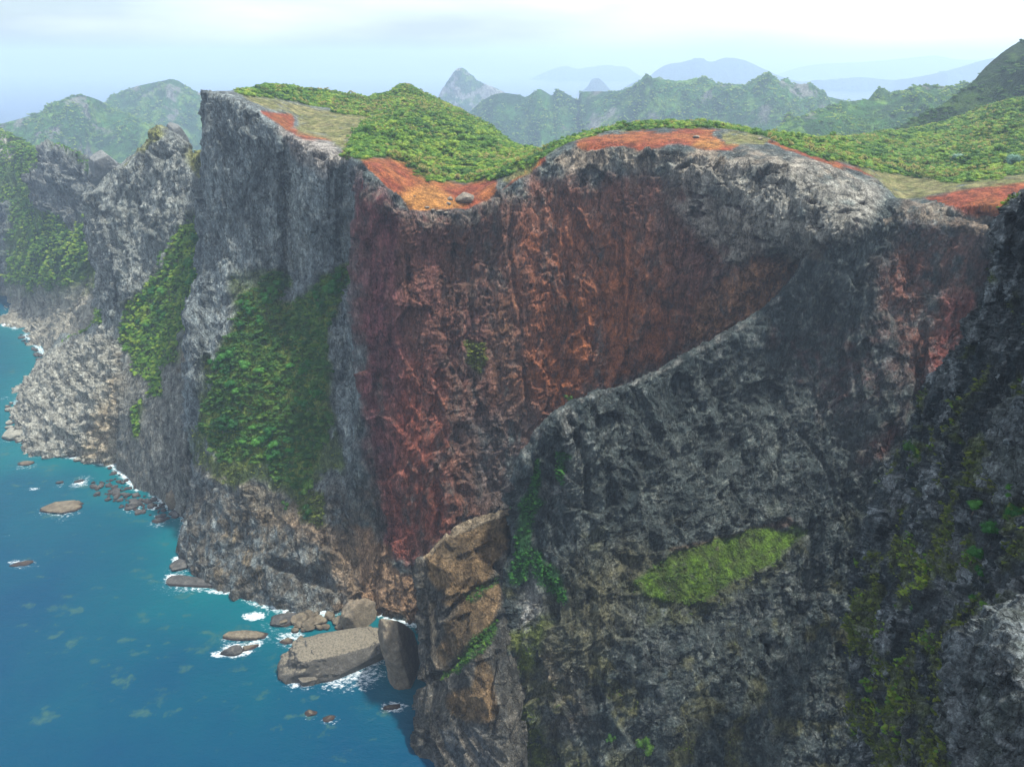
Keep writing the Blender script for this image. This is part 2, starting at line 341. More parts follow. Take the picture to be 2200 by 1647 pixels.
# ================================================================== MAIN HEADLAND
S = 'S'
H = [
 [(475,240,680),(475,225,640),(475,222,620),(470,215,590),(452,400,560),(450,600,540),(430,680,520),(440,1000,500),(430,1130,470),(430,1300,460)],
 [(440,222,600),(441,200,520),(441,203,505),(439,208,497),(434,400,482),(431,600,466),(402,690,445),(420,990,418),(396,1150,388),(398,1240,378)],
 [(480,225,600),(478,197,508),(480,205,490),(482,218,474),(476,400,463),(470,592,452),(455,800,418),(445,1000,388),(440,1235,S),(440,1330,350)],
 [(535,220,650),(530,193,560),(540,222,490),(542,238,464),(535,400,456),(530,610,445),(525,820,405),(530,1060,370),(545,1290,S),(545,1390,325)],
 [(600,215,700),(580,186,610),(595,243,490),(594,282,452),(598,430,452),(592,590,448),(600,840,402),(600,1095,362),(620,1312,S),(620,1400,318)],
 [(630,215,700),(625,188,630),(625,255,500),(612,292,452),(618,430,462),(615,595,452),(625,840,400),(630,1100,358),(660,1314,S),(660,1400,312)],
 [(660,220,720),(655,195,640),(655,270,495),(648,305,436),(648,420,432),(652,595,436),(655,840,396),(665,1110,354),(700,1314,S),(700,1400,310)],
 [(710,225,740),(710,200,660),(715,288,480),(706,330,424),(702,450,421),(708,590,421),(705,840,385),(710,1125,349),(740,1310,S),(740,1400,308)],
 [(770,235,760),(770,208,680),(758,305,455),(742,345,420),(742,460,424),(745,600,418),(745,840,382),(752,1130,349),(785,1302,S),(785,1400,308)],
 [(800,240,770),(795,213,690),(785,312,440),(766,352,392),(762,470,386),(762,620,376),(776,840,356),(785,1100,345),(800,1306,S),(805,1400,300)],
 [(840,245,800),(838,200,720),(835,330,430),(800,372,372),(805,500,368),(806,660,361),(822,850,351),(832,1120,341),(838,1325,S),(835,1400,300)],
 [(880,250,820),(868,180,740),(890,345,432),(865,440,362),(868,560,358),(875,700,353),(885,860,346),(893,1160,337),(905,1345,S),(905,1400,300)],
 [(930,260,800),(925,206,722),(950,372,425),(935,452,362),(938,560,360),(945,700,355),(950,860,348),(955,1040,339),(955,1300,320),(955,1400,305)],
 [(985,280,780),(980,232,700),(1005,378,425),(995,456,368),(998,560,371),(1002,700,366),(1008,850,357),(1015,1020,347),(1020,1240,335),(1020,1350,320)],
 [(1040,310,740),(1035,268,660),(1062,368,428),(1045,420,380),(1062,540,378),(1068,690,371),(1075,840,362),(1080,1000,353),(1085,1160,343),(1085,1320,330)],
 [(1110,350,700),(1105,308,600),(1115,350,440),(1100,378,392),(1130,500,382),(1135,660,373),(1140,820,365),(1145,980,357),(1150,1150,347),(1150,1320,335)],
 [(1170,360,600),(1165,324,480),(1170,334,430),(1160,348,400),(1190,470,389),(1196,620,379),(1200,780,371),(1205,930,363),(1210,1080,355),(1210,1320,340)],
 [(1250,330,560),(1250,288,460),(1250,297,430),(1240,315,400),(1262,430,388),(1266,590,379),(1272,750,371),(1275,880,366),(1280,1000,362),(1280,1300,345)],
 [(1330,320,560),(1330,274,460),(1330,288,420),(1325,316,392),(1342,430,383),(1347,585,374),(1350,730,367),(1352,850,363),(1355,960,360),(1355,1250,345)],
 [(1430,310,560),(1430,267,455),(1430,285,410),(1428,322,378),(1446,430,370),(1452,570,365),(1455,700,362),(1457,810,361),(1460,900,361),(1460,1200,350)],
 [(1545,315,560),(1545,271,450),(1548,295,400),(1550,335,365),(1570,425,353),(1578,540,349),(1580,650,350),(1580,740,352),(1580,830,352),(1580,1100,345)],
 [(1650,330,560),(1650,289,430),(1655,310,390),(1665,345,354),(1680,425,338),(1692,510,331),(1700,585,345),(1700,660,348),(1700,740,348),(1700,1000,340)],
 [(1760,340,600),(1755,300,480),(1760,325,388),(1770,362,345),(1780,425,324),(1785,490,312),(1800,560,318),(1800,640,325),(1800,720,325),(1800,950,320)],
 [(1865,330,680),(1865,292,560),(1862,350,400),(1870,388,350),(1872,435,328),(1875,485,315),(1890,560,330),(1890,640,335),(1890,720,335),(1890,900,335)],
 [(1965,325,760),(1965,282,640),(1950,388,385),(1945,425,340),(1945,465,325),(1950,520,330),(1960,600,335),(1960,680,335),(1960,760,335),(1960,900,335)],
 [(2060,300,780),(2060,257,660),(2055,370,390),(2060,404,338),(2065,445,315),(2070,500,322),(2070,600,326),(2070,680,326),(2070,760,326),(2070,900,326)],
 [(2200,260,780),(2200,212,640),(2200,345,385),(2200,387,332),(2200,440,308),(2200,500,316),(2200,600,320),(2200,680,320),(2200,760,320),(2200,900,320)],
 [(2600,260,780),(2600,190,640),(2600,330,370),(2600,370,318),(2600,440,296),(2600,500,300),(2600,600,305),(2600,680,305),(2600,760,305),(2600,900,305)],
]
L = loft(sink(H), res=2.0)
HEAD = L
P = L['P']
soil = np.maximum.reduce([
    zone(L, [(778,338),(852,340),(890,362),(925,385),(1000,394),(1045,380),(1072,388),(1062,418),(1000,452),(880,452),(830,405),(790,362)], 3, 4),
    zone(L, [(1080,408),(1110,370),(1172,330),(1172,345),(1120,382)], 3, 2),
    zone(L, [(1232,308),(1270,290),(1400,279),(1535,272),(1550,282),(1535,290),(1548,302),(1585,312),(1560,322),(1480,318),(1330,320),(1240,320)], 4, 9),
    zone(L, [(562,240),(628,243),(634,262),(625,275),(660,285),(715,300),(715,306),(650,296),(605,275)], 3, 3),
    zone(L, [(735,322),(775,322),(775,338),(740,338)], 3, 3),
    zone(L, [(1640,300),(1680,310),(1880,372),(1878,382),(1680,322)], 2.5, 3),
    zone(L, [(1975,424),(2060,402),(2210,386),(2650,340),(2650,480),(2180,490),(2140,470),(2010,440)], 5, 6)])
veg = np.maximum.reduce([
    zone(L, [(742,335),(765,280),(830,222),(838,190),(860,160),(960,190),(1060,255),(1160,312),(1240,276),(1340,262),(1340,280),(1250,296),(1190,322),(1150,350),(1085,384),(1050,382),(1000,395),(920,386),(880,364),(848,342),(790,337)], 6, 6),
    zone(L, [(505,200),(540,170),(640,180),(740,190),(840,205),(840,230),(790,250),(720,240),(640,222),(560,208)], 5, 5),
    zone(L, [(1330,262),(1430,255),(1560,262),(1660,284),(1700,300),(1690,312),(1640,290),(1560,276),(1430,275),(1330,282)], 4, 3),
    zone(L, [(1655,280),(1700,322),(1880,368),(1990,383),(2060,396),(2200,375),(2650,330),(2650,120),(2200,180),(2060,230),(1900,260)], 5, 5),
    zone(L, [(470,775),(500,700),(520,640),(575,590),(615,590),(625,610),(600,640),(620,660),(680,610),(745,568),(748,600),(722,670),(702,760),(705,900),(688,985),(655,1055),(600,1040),(560,1000),(480,985),(440,960),(445,880),(455,820)], 8, 9)])
vines = np.maximum(zone(L, [(640,1050),(700,1050),(700,1120),(650,1125)], 8, 10), zone(L, [(1000,735),(1040,735),(1042,770),(1030,800),(1005,775)], 5, 6))
grass = np.maximum.reduce([
    zone(L, [(505,205),(560,205),(700,235),(800,245),(775,290),(740,325),(700,298),(640,285),(640,250),(580,238),(530,215)], 6, 5),
    zone(L, [(1540,285),(1600,283),(1650,300),(1640,312),(1560,310)], 3, 4),
    zone(L, [(1840,360),(1920,372),(2000,386),(2060,402),(2040,412),(1978,430),(1925,426),(1905,404),(1885,385)], 3, 4),
    zone(L, [(1990,382),(2060,392),(2200,360),(2650,320),(2650,352),(2200,392),(2060,412),(2000,425)], 4, 4),
    zone(L, [(1090,375),(1150,350),(1140,368),(1095,395),(1070,390)], 4, 3),
    zone(L, [(435,960),(470,760),(440,760),(425,930),(425,990),(500,1060),(560,1020)], 8, 8)*0.9,
    zone(L, [(500,700),(560,690),(640,640),(720,590),(740,620),(700,760),(740,1000),(700,1020),(640,1080),(560,1040),(440,970),(440,870),(480,780)], 10, 12)*0.85,
    zone(L, [(500,600),(560,570),(620,580),(600,640),(560,690),(490,690)], 10, 12)*0.7])
rock = 1-np.maximum(np.maximum(soil*0.75, veg), grass*0.8)
# relief
amp = np.clip(rock, 0.10, 1)
inner = sstep(0, 14, np.minimum(L['py']-0, 2000))
front = np.where(L['px'] > 1150, 1.0, 0.8)
topy = sstep(0.0, 0.5, 1-up_of(L))              # gentler relief on the tops
d = crags(L)*amp*(0.12+0.88*topy)*front*0.72
# traced cracks and buttresses cut into the face
for pts, wd, dep in (([(758,380),(750,520),(745,640)], 5, 5), ([(975,470),(972,640),(965,800)], 5, 3.5), ([(1105,400),(1090,520),(1110,640),(1120,700)], 5, 2.5),
                     ([(1335,500),(1340,640),(1345,720)], 4, 2.5), ([(985,920),(990,1060)], 12, 4), ([(938,1150),(945,1080),(935,1000)], 6, 4), ([(800,990),(815,1100),(820,1180)], 6, 3.5),
                     ([(772,520),(776,700),(772,860)], 4, 2), ([(1130,800),(1140,900)], 6, 3), ([(712,370),(706,470)], 5, 3), ([(600,330),(604,480)], 5, 4),
                     ([(1210,420),(1215,560),(1230,700)], 5, 2), ([(1240,540),(1300,640),(1310,760)], 4, 2), ([(880,600),(884,760)], 4, 2), ([(598,1212),(635,1222),(665,1242),(700,1250)], 13, 8), ([(905,1000),(900,1130)],4,2)):
    d -= linec(L, pts, wd)*dep
# hollows in the pitted shoulder
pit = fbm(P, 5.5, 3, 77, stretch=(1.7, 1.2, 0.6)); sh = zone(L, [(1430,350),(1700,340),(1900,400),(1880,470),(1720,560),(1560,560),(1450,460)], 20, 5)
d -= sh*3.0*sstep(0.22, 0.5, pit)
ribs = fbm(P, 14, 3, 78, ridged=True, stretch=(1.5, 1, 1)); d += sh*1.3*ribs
d += veg*(3.2*fbm(P, 34, 3, 95) + 1.4*fbm(P, 13, 2, 96))*sstep(0.3, 1, veg)
displace(L, d)
# albedo
col = rockbase(L, (0.040,0.055,0.056), (0.118,0.144,0.136), (0.28,0.30,0.25), 20)
leftgrey = sstep(800, 740, L['px'])
col = col*(1-leftgrey[..., None]) + rockbase(L, (0.10,0.122,0.125), (0.20,0.232,0.23), (0.35,0.37,0.33), 16, 8)*leftgrey[..., None]
stn = fbm(P, 10, 5, 21, gain=0.65, stretch=(1, 1, 7)); st2 = fbm(P, 4, 5, 27, gain=0.72, stretch=(1, 1, 1.8))
def red(poly, c, soft=30, warp=25, lo=-0.35, hi=0.25, k=1.0):
    global col
    m_ = zone(L, poly, soft*1.5, warp*1.2)*sstep(lo-0.15, hi+0.35, 0.8*stn+0.8*st2)*k; col = lay(col, m_, c)
red([(775,420),(900,470),(1050,450),(1130,400),(1480,390),(1640,480),(1700,620),(1480,770),(1200,890),(1100,1080),(900,1220),(820,1150),(780,800)], (0.190,0.080,0.050), 22, 20, -1.1, -0.1, 0.88)
red([(765,380),(860,430),(868,700),(880,1100),(900,1220),(815,1170),(785,900),(772,600)], (0.15,0.055,0.058), 14, 10, -0.8, 0.1, .95)
red([(880,440),(960,470),(970,760),(900,800),(870,700)], (0.15,0.065,0.055), 40, 20, -0.5, 0.3)
red([(900,770),(950,820),(965,1000),(985,1080),(930,1190),(870,1215),(820,1090),(850,900)], (0.25,0.078,0.052), 20, 14, -0.9, 0.1)
red([(1120,470),(1250,420),(1400,470),(1470,650),(1440,790),(1330,830),(1200,900),(1130,1000),(1120,800)], (0.31,0.105,0.044), 50, 30, -0.8, 0.2, 0.9)
red([(1190,560),(1350,520),(1440,640),(1430,770),(1290,830),(1180,840)], (0.30,0.10,0.036), 60, 30, -0.4, 0.45, 0.85)
red([(1030,420),(1130,380),(1500,420),(1640,560),(1620,640),(1480,740),(1400,470),(1180,440),(1060,480)], (0.13,0.058,0.048), 50, 30, -0.5, 0.4, 0.8)
red([(1620,550),(1710,570),(1690,640),(1600,690),(1480,740),(1520,640)], (0.34,0.17,0.085), 14, 12, -0.8, 0.0, 0.9)  # brighter orange: sunlight on this stretch of face put into the colour
red([(1040,650),(1110,650),(1120,840),(1060,860)], (0.19,0.115,0.06), 25, 20, -0.3, 0.3, 0.8)
red([(1000,500),(1060,520),(1060,900),(990,900)], (0.10,0.052,0.055), 30, 20, -0.3, 0.4)
red([(1000,900),(1150,880),(1160,1000),(1100,1100),(1010,1080)], (0.085,0.10,0.10), 30, 20, -0.6, 0.1)
# pale weathered lip under the soil
lip = zone(L, [(1180,340),(1240,312),(1330,318),(1560,318),(1700,335),(1880,390),(1820,400),(1650,372),(1500,358),(1330,352),(1190,380)], 14, 14)*sstep(-0.4, 0.3, fbm(P, 7, 4, 55))
col = lay(col, lip*0.8, (0.33,0.27,0.20))
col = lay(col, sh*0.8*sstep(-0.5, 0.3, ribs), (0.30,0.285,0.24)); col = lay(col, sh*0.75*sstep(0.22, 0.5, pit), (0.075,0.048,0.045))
lip2 = zone(L, [(600,275),(720,300),(740,345),(700,372),(640,340),(600,310)], 12, 10); col = lay(col, lip2*0.55, (0.36,0.30,0.25))
lip3 = zone(L, [(800,400),(870,455),(1000,462),(1060,425),(1080,420),(1030,490),(900,490),(830,450)], 10, 10)*sstep(-0.3, 0.4, fbm(P, 4, 4, 56)); col = lay(col, lip3*0.6, (0.33,0.28,0.22))
lip4 = zone(L, [(1980,428),(2170,460),(2160,540),(2030,520),(1950,480)], 16, 14)*sstep(-0.5, 0.2, fbm(P, 5, 4, 57)); col = lay(col, lip4*0.7, (0.28,0.20,0.13))
# pale tongue on the second buttress
col = lay(col, zone(L, [(612,330),(640,360),(655,470),(668,590),(650,600),(628,500)], 10, 8)*0.5, (0.27,0.30,0.28))
# lower headland: brown, ochre and grey
low = sstep(980, 1080, L['py'])*sstep(860, 780, L['px'])
col = lay(col, low*0.8*sstep(-0.5, 0.3, st2), (0.105,0.085,0.058))
col = lay(col, zone(L, [(560,1100),(640,1090),(740,1150),(790,1180),(800,1290),(720,1300),(700,1180),(600,1130)], 20, 16)*0.8, (0.23,0.165,0.105))
col = lay(col, zone(L, [(760,1130),(800,1120),(840,1200),(885,1245),(930,1250),(930,1330),(780,1330)], 10, 10)*0.85, (0.26,0.16,0.09))
col = lay(col, zone(L, [(440,960),(560,1040),(640,1080),(620,1150),(520,1070),(430,1010)], 12, 12)*0.55, (0.21,0.17,0.11))
col = lay(col, zone(L, [(460,1110),(560,1130),(560,1250),(470,1220)], 30, 20)*0.5*sstep(0, 0.4, st2), (0.26,0.20,0.11))
so_c = C(0.235,0.058,0.027)*(1-sstep(-0.3, 0.4, fbm(P, 16, 4, 61)))[..., None] + C(0.30,0.105,0.034)*sstep(-0.3, 0.4, fbm(P, 16, 4, 61))[..., None]
ochre = np.maximum(zone(L, [(840,420),(930,400),(1000,440),(980,455),(870,452)], 10, 8), zone(L, [(1500,300),(1560,300),(1540,318),(1480,318)], 8, 5)); so_c = so_c*(1-ochre[..., None]) + C(0.37,0.17,0.045)*ochre[..., None]
col = col*(1-soil[..., None]) + so_c*soil[..., None]
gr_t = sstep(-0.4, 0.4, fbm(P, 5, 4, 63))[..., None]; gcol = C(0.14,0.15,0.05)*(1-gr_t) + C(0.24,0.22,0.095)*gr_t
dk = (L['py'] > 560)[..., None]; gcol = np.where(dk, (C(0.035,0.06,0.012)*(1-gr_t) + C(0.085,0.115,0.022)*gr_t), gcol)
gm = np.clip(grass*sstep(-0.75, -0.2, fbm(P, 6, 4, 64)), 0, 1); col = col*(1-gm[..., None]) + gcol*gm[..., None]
vt = sstep(-.3, .3, fbm(P, 9, 3, 65))[..., None]; col = col*(1-veg[..., None]) + (C(0.045,0.085,0.015)*(1-vt) + C(0.12,0.16,0.03)*vt)*veg[..., None]; col = lay(col, vines*0.8, (0.09,0.11,0.02))
L['veg'] = veg; L['vines'] = vines; L['grass'] = grass; L['soil'] = soil
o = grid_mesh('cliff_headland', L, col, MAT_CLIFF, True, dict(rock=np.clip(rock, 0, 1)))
structure(o, 'red and grey sea cliff headland with bare soil rim and grassy top')

# ================================================================== NEAR BOWL (shaded spur and amphitheatre)
def slopecol(c0, segs, back=None):
    px, py, Y = c0; z = unproj(px, py, Y)[2]; out = []
    if back is None: out.append((px+12, py+60, Y+40))
    else: out.append(back)
    out.append(c0)
    for (x, y, s) in segs:
        b = (CY-y)/FPX; tn = -(b*cp-sp)/(cp+b*sp)
        Yn = (CAMZ - z + s*Y)/(tn+s); Yn = min(Yn, Y+60); z = CAMZ - Yn*tn; Y = Yn; out.append((x, y, Y))
    return out
Bc = [
 slopecol((1160,1010,330), [(1160,1100,20),(1160,1200,20),(1155,1300,20),(1150,1400,20),(1150,1540,20),(1150,1720,20)]),
 slopecol((1112,1008,274), [(1106,1080,6),(1098,1180,5),(1078,1290,3),(1084,1400,1.6),(1105,1540,3),(1120,1720,3)]),
 slopecol((1150,945,271), [(1150,1060,5),(1150,1170,4),(1130,1290,2.6),(1130,1400,1.6),(1150,1540,2.5),(1160,1720,2.5)]),
 slopecol((1196,886,271), [(1225,1010,4),(1235,1140,2.8),(1230,1270,1.9),(1225,1400,1.6),(1240,1540,2.1),(1250,1720,2.0)]),
 slopecol((1260,850,279), [(1290,980,3.2),(1305,1110,2.2),(1300,1240,1.6),(1310,1380,1.5),(1320,1540,1.8),(1320,1720,1.6)]),
 slopecol((1340,828,286), [(1360,960,2.8),(1375,1090,1.9),(1380,1215,1.4),(1390,1370,1.2),(1400,1540,1.7),(1400,1720,1.5)]),
 slopecol((1400,800,293), [(1420,930,2.6),(1440,1070,1.8),(1450,1190,1.3),(1460,1340,1.0),(1470,1530,1.7),(1470,1720,1.5)]),
 slopecol((1455,772,300), [(1480,900,2.5),(1500,1040,1.8),(1515,1165,1.3),(1520,1310,1.0),(1530,1510,1.7),(1530,1720,1.4)]),
 slopecol((1570,710,314), [(1590,850,2.4),(1605,1000,1.7),(1615,1140,1.3),(1620,1280,1.1),(1630,1490,1.6),(1640,1720,1.4)]),
 slopecol((1660,650,323), [(1680,790,2.4),(1700,950,1.6),(1710,1110,1.3),(1720,1260,1.25),(1730,1470,1.5),(1740,1720,1.4)]),
 slopecol((1708,600,327), [(1735,740,2.4),(1760,900,1.6),(1775,1080,1.3),(1785,1250,1.3),(1790,1470,1.4),(1800,1720,1.4)]),
 slopecol((1725,560,328), [(1770,690,2.3),(1805,860,1.6),(1830,1050,1.3),(1845,1240,1.3),(1850,1460,1.4),(1860,1720,1.4)]),
 slopecol((1775,520,323), [(1820,650,2.3),(1860,820,1.6),(1890,1010,1.3),(1900,1220,1.3),(1900,1450,1.4),(1910,1720,1.4)], (1790,530,360)),
 slopecol((1850,482,322), [(1890,610,2.3),(1925,780,1.6),(1950,980,1.3),(1950,1200,1.3),(1950,1440,1.4),(1960,1720,1.4)], (1850,475,345)),
 slopecol((1920,456,323), [(1950,580,2.3),(1980,750,1.6),(2000,950,1.3),(2000,1180,1.3),(2000,1440,1.4),(2000,1720,1.4)], (1920,445,345)),
 slopecol((2010,470,314), [(2030,590,2.6),(2050,740,1.7),(2070,930,1.3),(2070,1180,1.3),(2070,1440,1.4),(2070,1720,1.4)], (2010,446,330)),
 slopecol((2090,485,306), [(2100,600,3),(2110,740,1.8),(2120,930,1.3),(2130,1180,1.3),(2130,1440,1.4),(2130,1720,1.4)], (2090,452,324)),
 slopecol((2180,500,298), [(2190,600,3),(2200,740,1.8),(2200,930,1.3),(2200,1180,1.3),(2200,1440,1.4),(2200,1720,1.4)], (2180,460,316)),
 slopecol((2400,500,286), [(2400,600,3),(2400,740,1.8),(2400,930,1.3),(2400,1180,1.3),(2400,1440,1.4),(2400,1720,1.4)], (2400,460,305)),
]
L = loft(Bc, res=2.0); BOWL = L; P = L['P']
bench = zone(L, [(1365,1250),(1450,1192),(1560,1152),(1640,1136),(1735,1132),(1742,1150),(1690,1190),(1610,1240),(1540,1268),(1500,1300),(1430,1300),(1380,1280)], 6, 9)
fringe = zone(L, [(1350,1260),(1450,1192),(1735,1130),(1745,1165),(1640,1260),(1540,1310),(1480,1360),(1390,1340)], 20, 16)
moss = np.maximum.reduce([zone(L, [(1095,1360),(1170,1330),(1150,1440),(1110,1450)], 12, 10), zone(L, [(1105,1520),(1160,1500),(1160,1720),(1120,1720)], 14, 12)])
vine = np.maximum.reduce([
    zone(L, [(1108,1080),(1140,1060),(1165,1080),(1150,1150),(1135,1240),(1105,1250),(1105,1160)], 8, 9),
    zone(L, [(1190,965),(1230,975),(1215,1000),(1210,1040),(1198,1030)], 6, 6),
    zone(L, [(1148,990),(1162,980),(1160,1020),(1150,1080),(1138,1070)], 5, 5),
    zone(L, [(1140,1150),(1165,1200),(1200,1230),(1215,1290),(1190,1290),(1150,1230)], 8, 9)])
topb = sstep(0, 25, L['py']-np.interp(L['px'], [1112,1196,1340,1455,1570,1708,1725,1775,1920,2100], [1008,886,828,772,710,600,560,520,456,485]))
d = crags(L, 1.0, 200, 38, (1.6, 1, 3))*0.62*(1-0.85*bench)*(0.45+0.55*topb)
diag = fbm(P@np.array([[0.7,0,0.7],[0,1,0],[-0.7,0,0.7]]), 9, 4, 211, ridged=True, stretch=(0.8, 0.8, 4)); d += 1.5*diag*(1-bench)
for pts, wd, dep in (([(1840,640),(1830,760),(1850,860)], 7, 3), ([(1720,930),(1760,980),(1790,1040)], 6, 2.5), ([(1985,700),(1975,820),(1950,900)], 8, 4), ([(1225,900),(1250,980),(1262,1080)], 7, 3),
                     ([(1270,1270),(1265,1360),(1275,1460),(1300,1560)], 9, 2.5), ([(1180,1250),(1190,1330)], 10, 5), ([(1150,1380),(1180,1500),(1190,1647)], 9, 2), ([(1750,1130),(1720,1300),(1660,1400)], 14, 4), ([(1365,1400),(1370,1500),(1350,1600)], 7, 1.5)):
    d -= linec(L, pts, wd)*dep
displace(L, d)
col = rockbase(L, (0.023,0.033,0.034), (0.064,0.080,0.077), (0.18,0.195,0.17), 12, 5)  # bowl rock darkened: cloud shade put into its albedo
stn = fbm(P, 10, 5, 121, gain=0.65, stretch=(1, 1, 3)); st2 = fbm(P, 4, 5, 127, gain=0.7)
red([(1950,470),(2060,480),(2140,560),(2080,740),(2020,840),(1950,820),(1900,700),(1880,560)], (0.17,0.072,0.050), 30, 24, -0.5, 0.25)
red([(2030,640),(2110,620),(2060,740),(2020,850),(1965,880),(1990,760)], (0.16,0.055,0.045), 12, 10, -0.7, -0.1)
red([(1650,700),(1900,680),(1920,860),(1800,900),(1690,830)], (0.09,0.042,0.038), 40, 30, -0.1, 0.4)
red([(1860,950),(1960,860),(1940,960),(1850,1000)], (0.12,0.055,0.045), 15, 12, -0.4, 0.2)
red([(1210,1240),(1360,1150),(1400,1250),(1300,1420),(1200,1500),(1180,1400)], (0.125,0.12,0.07), 40, 30, -0.6, 0.2, 0.85)
red([(1160,1420),(1260,1440),(1260,1560),(1180,1560)], (0.13,0.105,0.075), 30, 24, -0.5, 0.3, 0.8)
red([(1110,1290),(1150,1260),(1150,1390),(1110,1400)], (0.24,0.24,0.22), 14, 14, -0.6, 0.1)
red([(1200,890),(1230,900),(1240,1000),(1215,960)], (0.42,0.42,0.38), 9, 12, -0.2, 0.5)
red([(1190,1040),(1240,1040),(1200,1200),(1170,1200)], (0.36,0.36,0.33), 12, 20, 0.0, 0.5)
rim = linec(L, [(1112,1012),(1150,950),(1196,892),(1260,856),(1340,834),(1400,806),(1455,778),(1570,716),(1660,656),(1708,606),(1726,566),(1776,526),(1852,488),(1922,462),(1960,456)], 5, 3)
col = lay(col, rim*0.5*sstep(-0.2, 0.5, st2), (0.36,0.35,0.31))
tanr = zone(L, [(1720,545),(1850,470),(1960,445),(2170,440),(2180,500),(2060,500),(1960,475),(1860,505),(1760,550)], 10, 12); col = lay(col, tanr*0.65*sstep(-0.5, 0.2, st2), (0.24,0.19,0.135))
lich = sstep(0.15, 0.5, fbm(P, 3, 4, 140, gain=0.7)+0.3*fbm(P, 30, 2, 141)); col = lay(col, lich*0.3, (0.20,0.215,0.21))
ylo = sstep(0.25, 0.6, fbm(P, 12, 4, 142, gain=0.6)+0.25*sstep(1200, 1500, L['py'])); col = lay(col, ylo*0.5*sstep(1000, 1300, L['py']), (0.12,0.115,0.04))
col = lay(col, zone(L, [(1440,1180),(1600,1140),(1690,1115),(1700,1128),(1600,1170),(1480,1200)], 5, 5)*0.7, (0.10,0.06,0.045))
bt = sstep(-0.4, 0.4, fbm(P, 5, 4, 143))[..., None]
gcol = C(0.05,0.07,0.018)*(1-bt) + C(0.07,0.13,0.012)*bt; bm = bench*sstep(-0.8, -0.2, fbm(P, 4, 4, 144)); col = col*(1-bm[..., None]) + gcol*bm[..., None]
col = lay(col, fringe*(1-bm)*sstep(-.6, .4, fbm(P, 3, 4, 146))*.7, (0.075,0.08,0.028)); col = lay(col, moss*sstep(-0.5, 0.1, st2)*0.85, (0.12,0.15,0.025)); col = lay(col, vine, (0.02,0.07,0.02))
L['bench'] = np.clip(bench*.8+fringe*.25, 0, 1); L['vine'] = vine; L['moss'] = moss; L['ylo'] = ylo
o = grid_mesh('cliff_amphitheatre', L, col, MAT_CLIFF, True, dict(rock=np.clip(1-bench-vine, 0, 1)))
structure(o, 'dark shaded rock bowl with a bright grass ledge')

# ================================================================== TAN SANDSTONE BUTTE
T = [
 [(935,1290,380),(930,1222,330),(930,1320,330),(930,1420,330),(930,1500,330),(930,1600,300),(930,1760,280)],
 [(910,1290,330),(893,1203,274),(896,1300,266),(900,1400,258),(900,1500,248),(893,1590,240),(888,1760,226)],
 [(940,1260,330),(915,1190,273),(925,1300,262),(928,1400,254),(938,1480,243),(930,1590,233),(925,1760,218)],
 [(960,1240,330),(945,1165,274),(962,1270,254),(960,1370,250),(965,1465,236),(962,1560,226),(962,1760,210)],
 [(1000,1220,330),(990,1132,277),(1005,1230,258),(1000,1330,250),(1005,1430,232),(1005,1545,222),(1005,1760,204)],
 [(1050,1200,330),(1045,1106,279),(1050,1200,265),(1055,1290,250),(1050,1400,234),(1050,1540,216),(1050,1760,198)],
 [(1090,1190,330),(1088,1096,281),(1085,1200,268),(1085,1290,252),(1085,1400,236),(1090,1540,214),(1090,1760,194)],
 [(1130,1190,330),(1125,1090,292),(1125,1200,282),(1125,1290,268),(1125,1400,250),(1130,1540,222),(1135,1760,200)],
]
L = loft(T, res=1.9); P = L['P']; TAN = L
d = 2.6*fbm(P, 22, 3, 300) + 1.6*facets(P, 9, 351, (1.3, 1.3, .8), .8) + 0.6*fbm(P, 8, 3, 310, ridged=True, stretch=(1.4, 1.4, 0.8)) + 0.45*fbm(P, 2.4, 3, 320, ridged=True)
for pts, wd, dep in (([(900,1470),(960,1440),(1040,1370),(1075,1330)], 7, 4), ([(905,1540),(912,1450),(905,1380)], 5, 3), ([(960,1320),(1010,1275),(1070,1245)], 6, 4), ([(1068,1215),(1078,1225)], 7, 9), ([(990,1290),(1005,1250)], 3, 1.2), ([(1010,1285),(1030,1250)], 3, 1.2),
                     ([(1060,1520),(1055,1570)], 6, 4), ([(1070,1400),(1050,1480),(1060,1540)], 5, 3), ([(985,1200),(1060,1170)], 5, 2)):
    d -= linec(L, pts, wd, 3)*dep
displace(L, d)
col = rockbase(L, (0.045,0.048,0.045), (0.095,0.09,0.075), (0.19,0.17,0.13), 12, 25)
tn = np.maximum.reduce([zone(L, [(915,1195),(950,1165),(1000,1135),(1095,1098),(1100,1140),(1075,1200),(1060,1230),(1000,1300),(955,1290),(925,1240)], 7, 7),
    zone(L, [(955,1340),(1010,1290),(1070,1250),(1075,1300),(1040,1360),(990,1400),(950,1440),(935,1400)], 7, 7),
    zone(L, [(960,1490),(1010,1470),(1030,1400),(1055,1430),(1070,1510),(1050,1560),(990,1550),(950,1530)], 7, 7)])
strat = fbm(P + 3*fbm(P, 18, 3, 333)[..., None], 6, 4, 331, stretch=(6, 6, 0.7)); stt = sstep(-0.35, 0.35, strat)[..., None]
tc2 = C(0.085,0.062,0.036)*(1-stt) + C(0.175,0.118,0.062)*stt
col = col*(1-tn[..., None]) + tc2*tn[..., None]
edge = np.maximum(linec(L, [(915,1195),(945,1165),(1000,1130),(1045,1108),(1092,1100)], 6, 4), linec(L, [(925,1300),(935,1400),(950,1435)], 5, 5))
col = lay(col, edge*0.6, (0.32,0.25,0.16))
bluestr = zone(L, [(930,1560),(1020,1550),(1060,1600),(1060,1760),(930,1760)], 14, 12); sg = sstep(-0.1, 0.3, fbm(P@np.array([[0.8,0,0.6],[0,1,0],[-0.6,0,0.8]]), 7, 4, 341, stretch=(5, 5, 0.8)))
col = lay(col, bluestr*0.85*(1-sg), (0.07,0.08,0.085)); col = lay(col, bluestr*0.8*sg, (0.27,0.23,0.17))
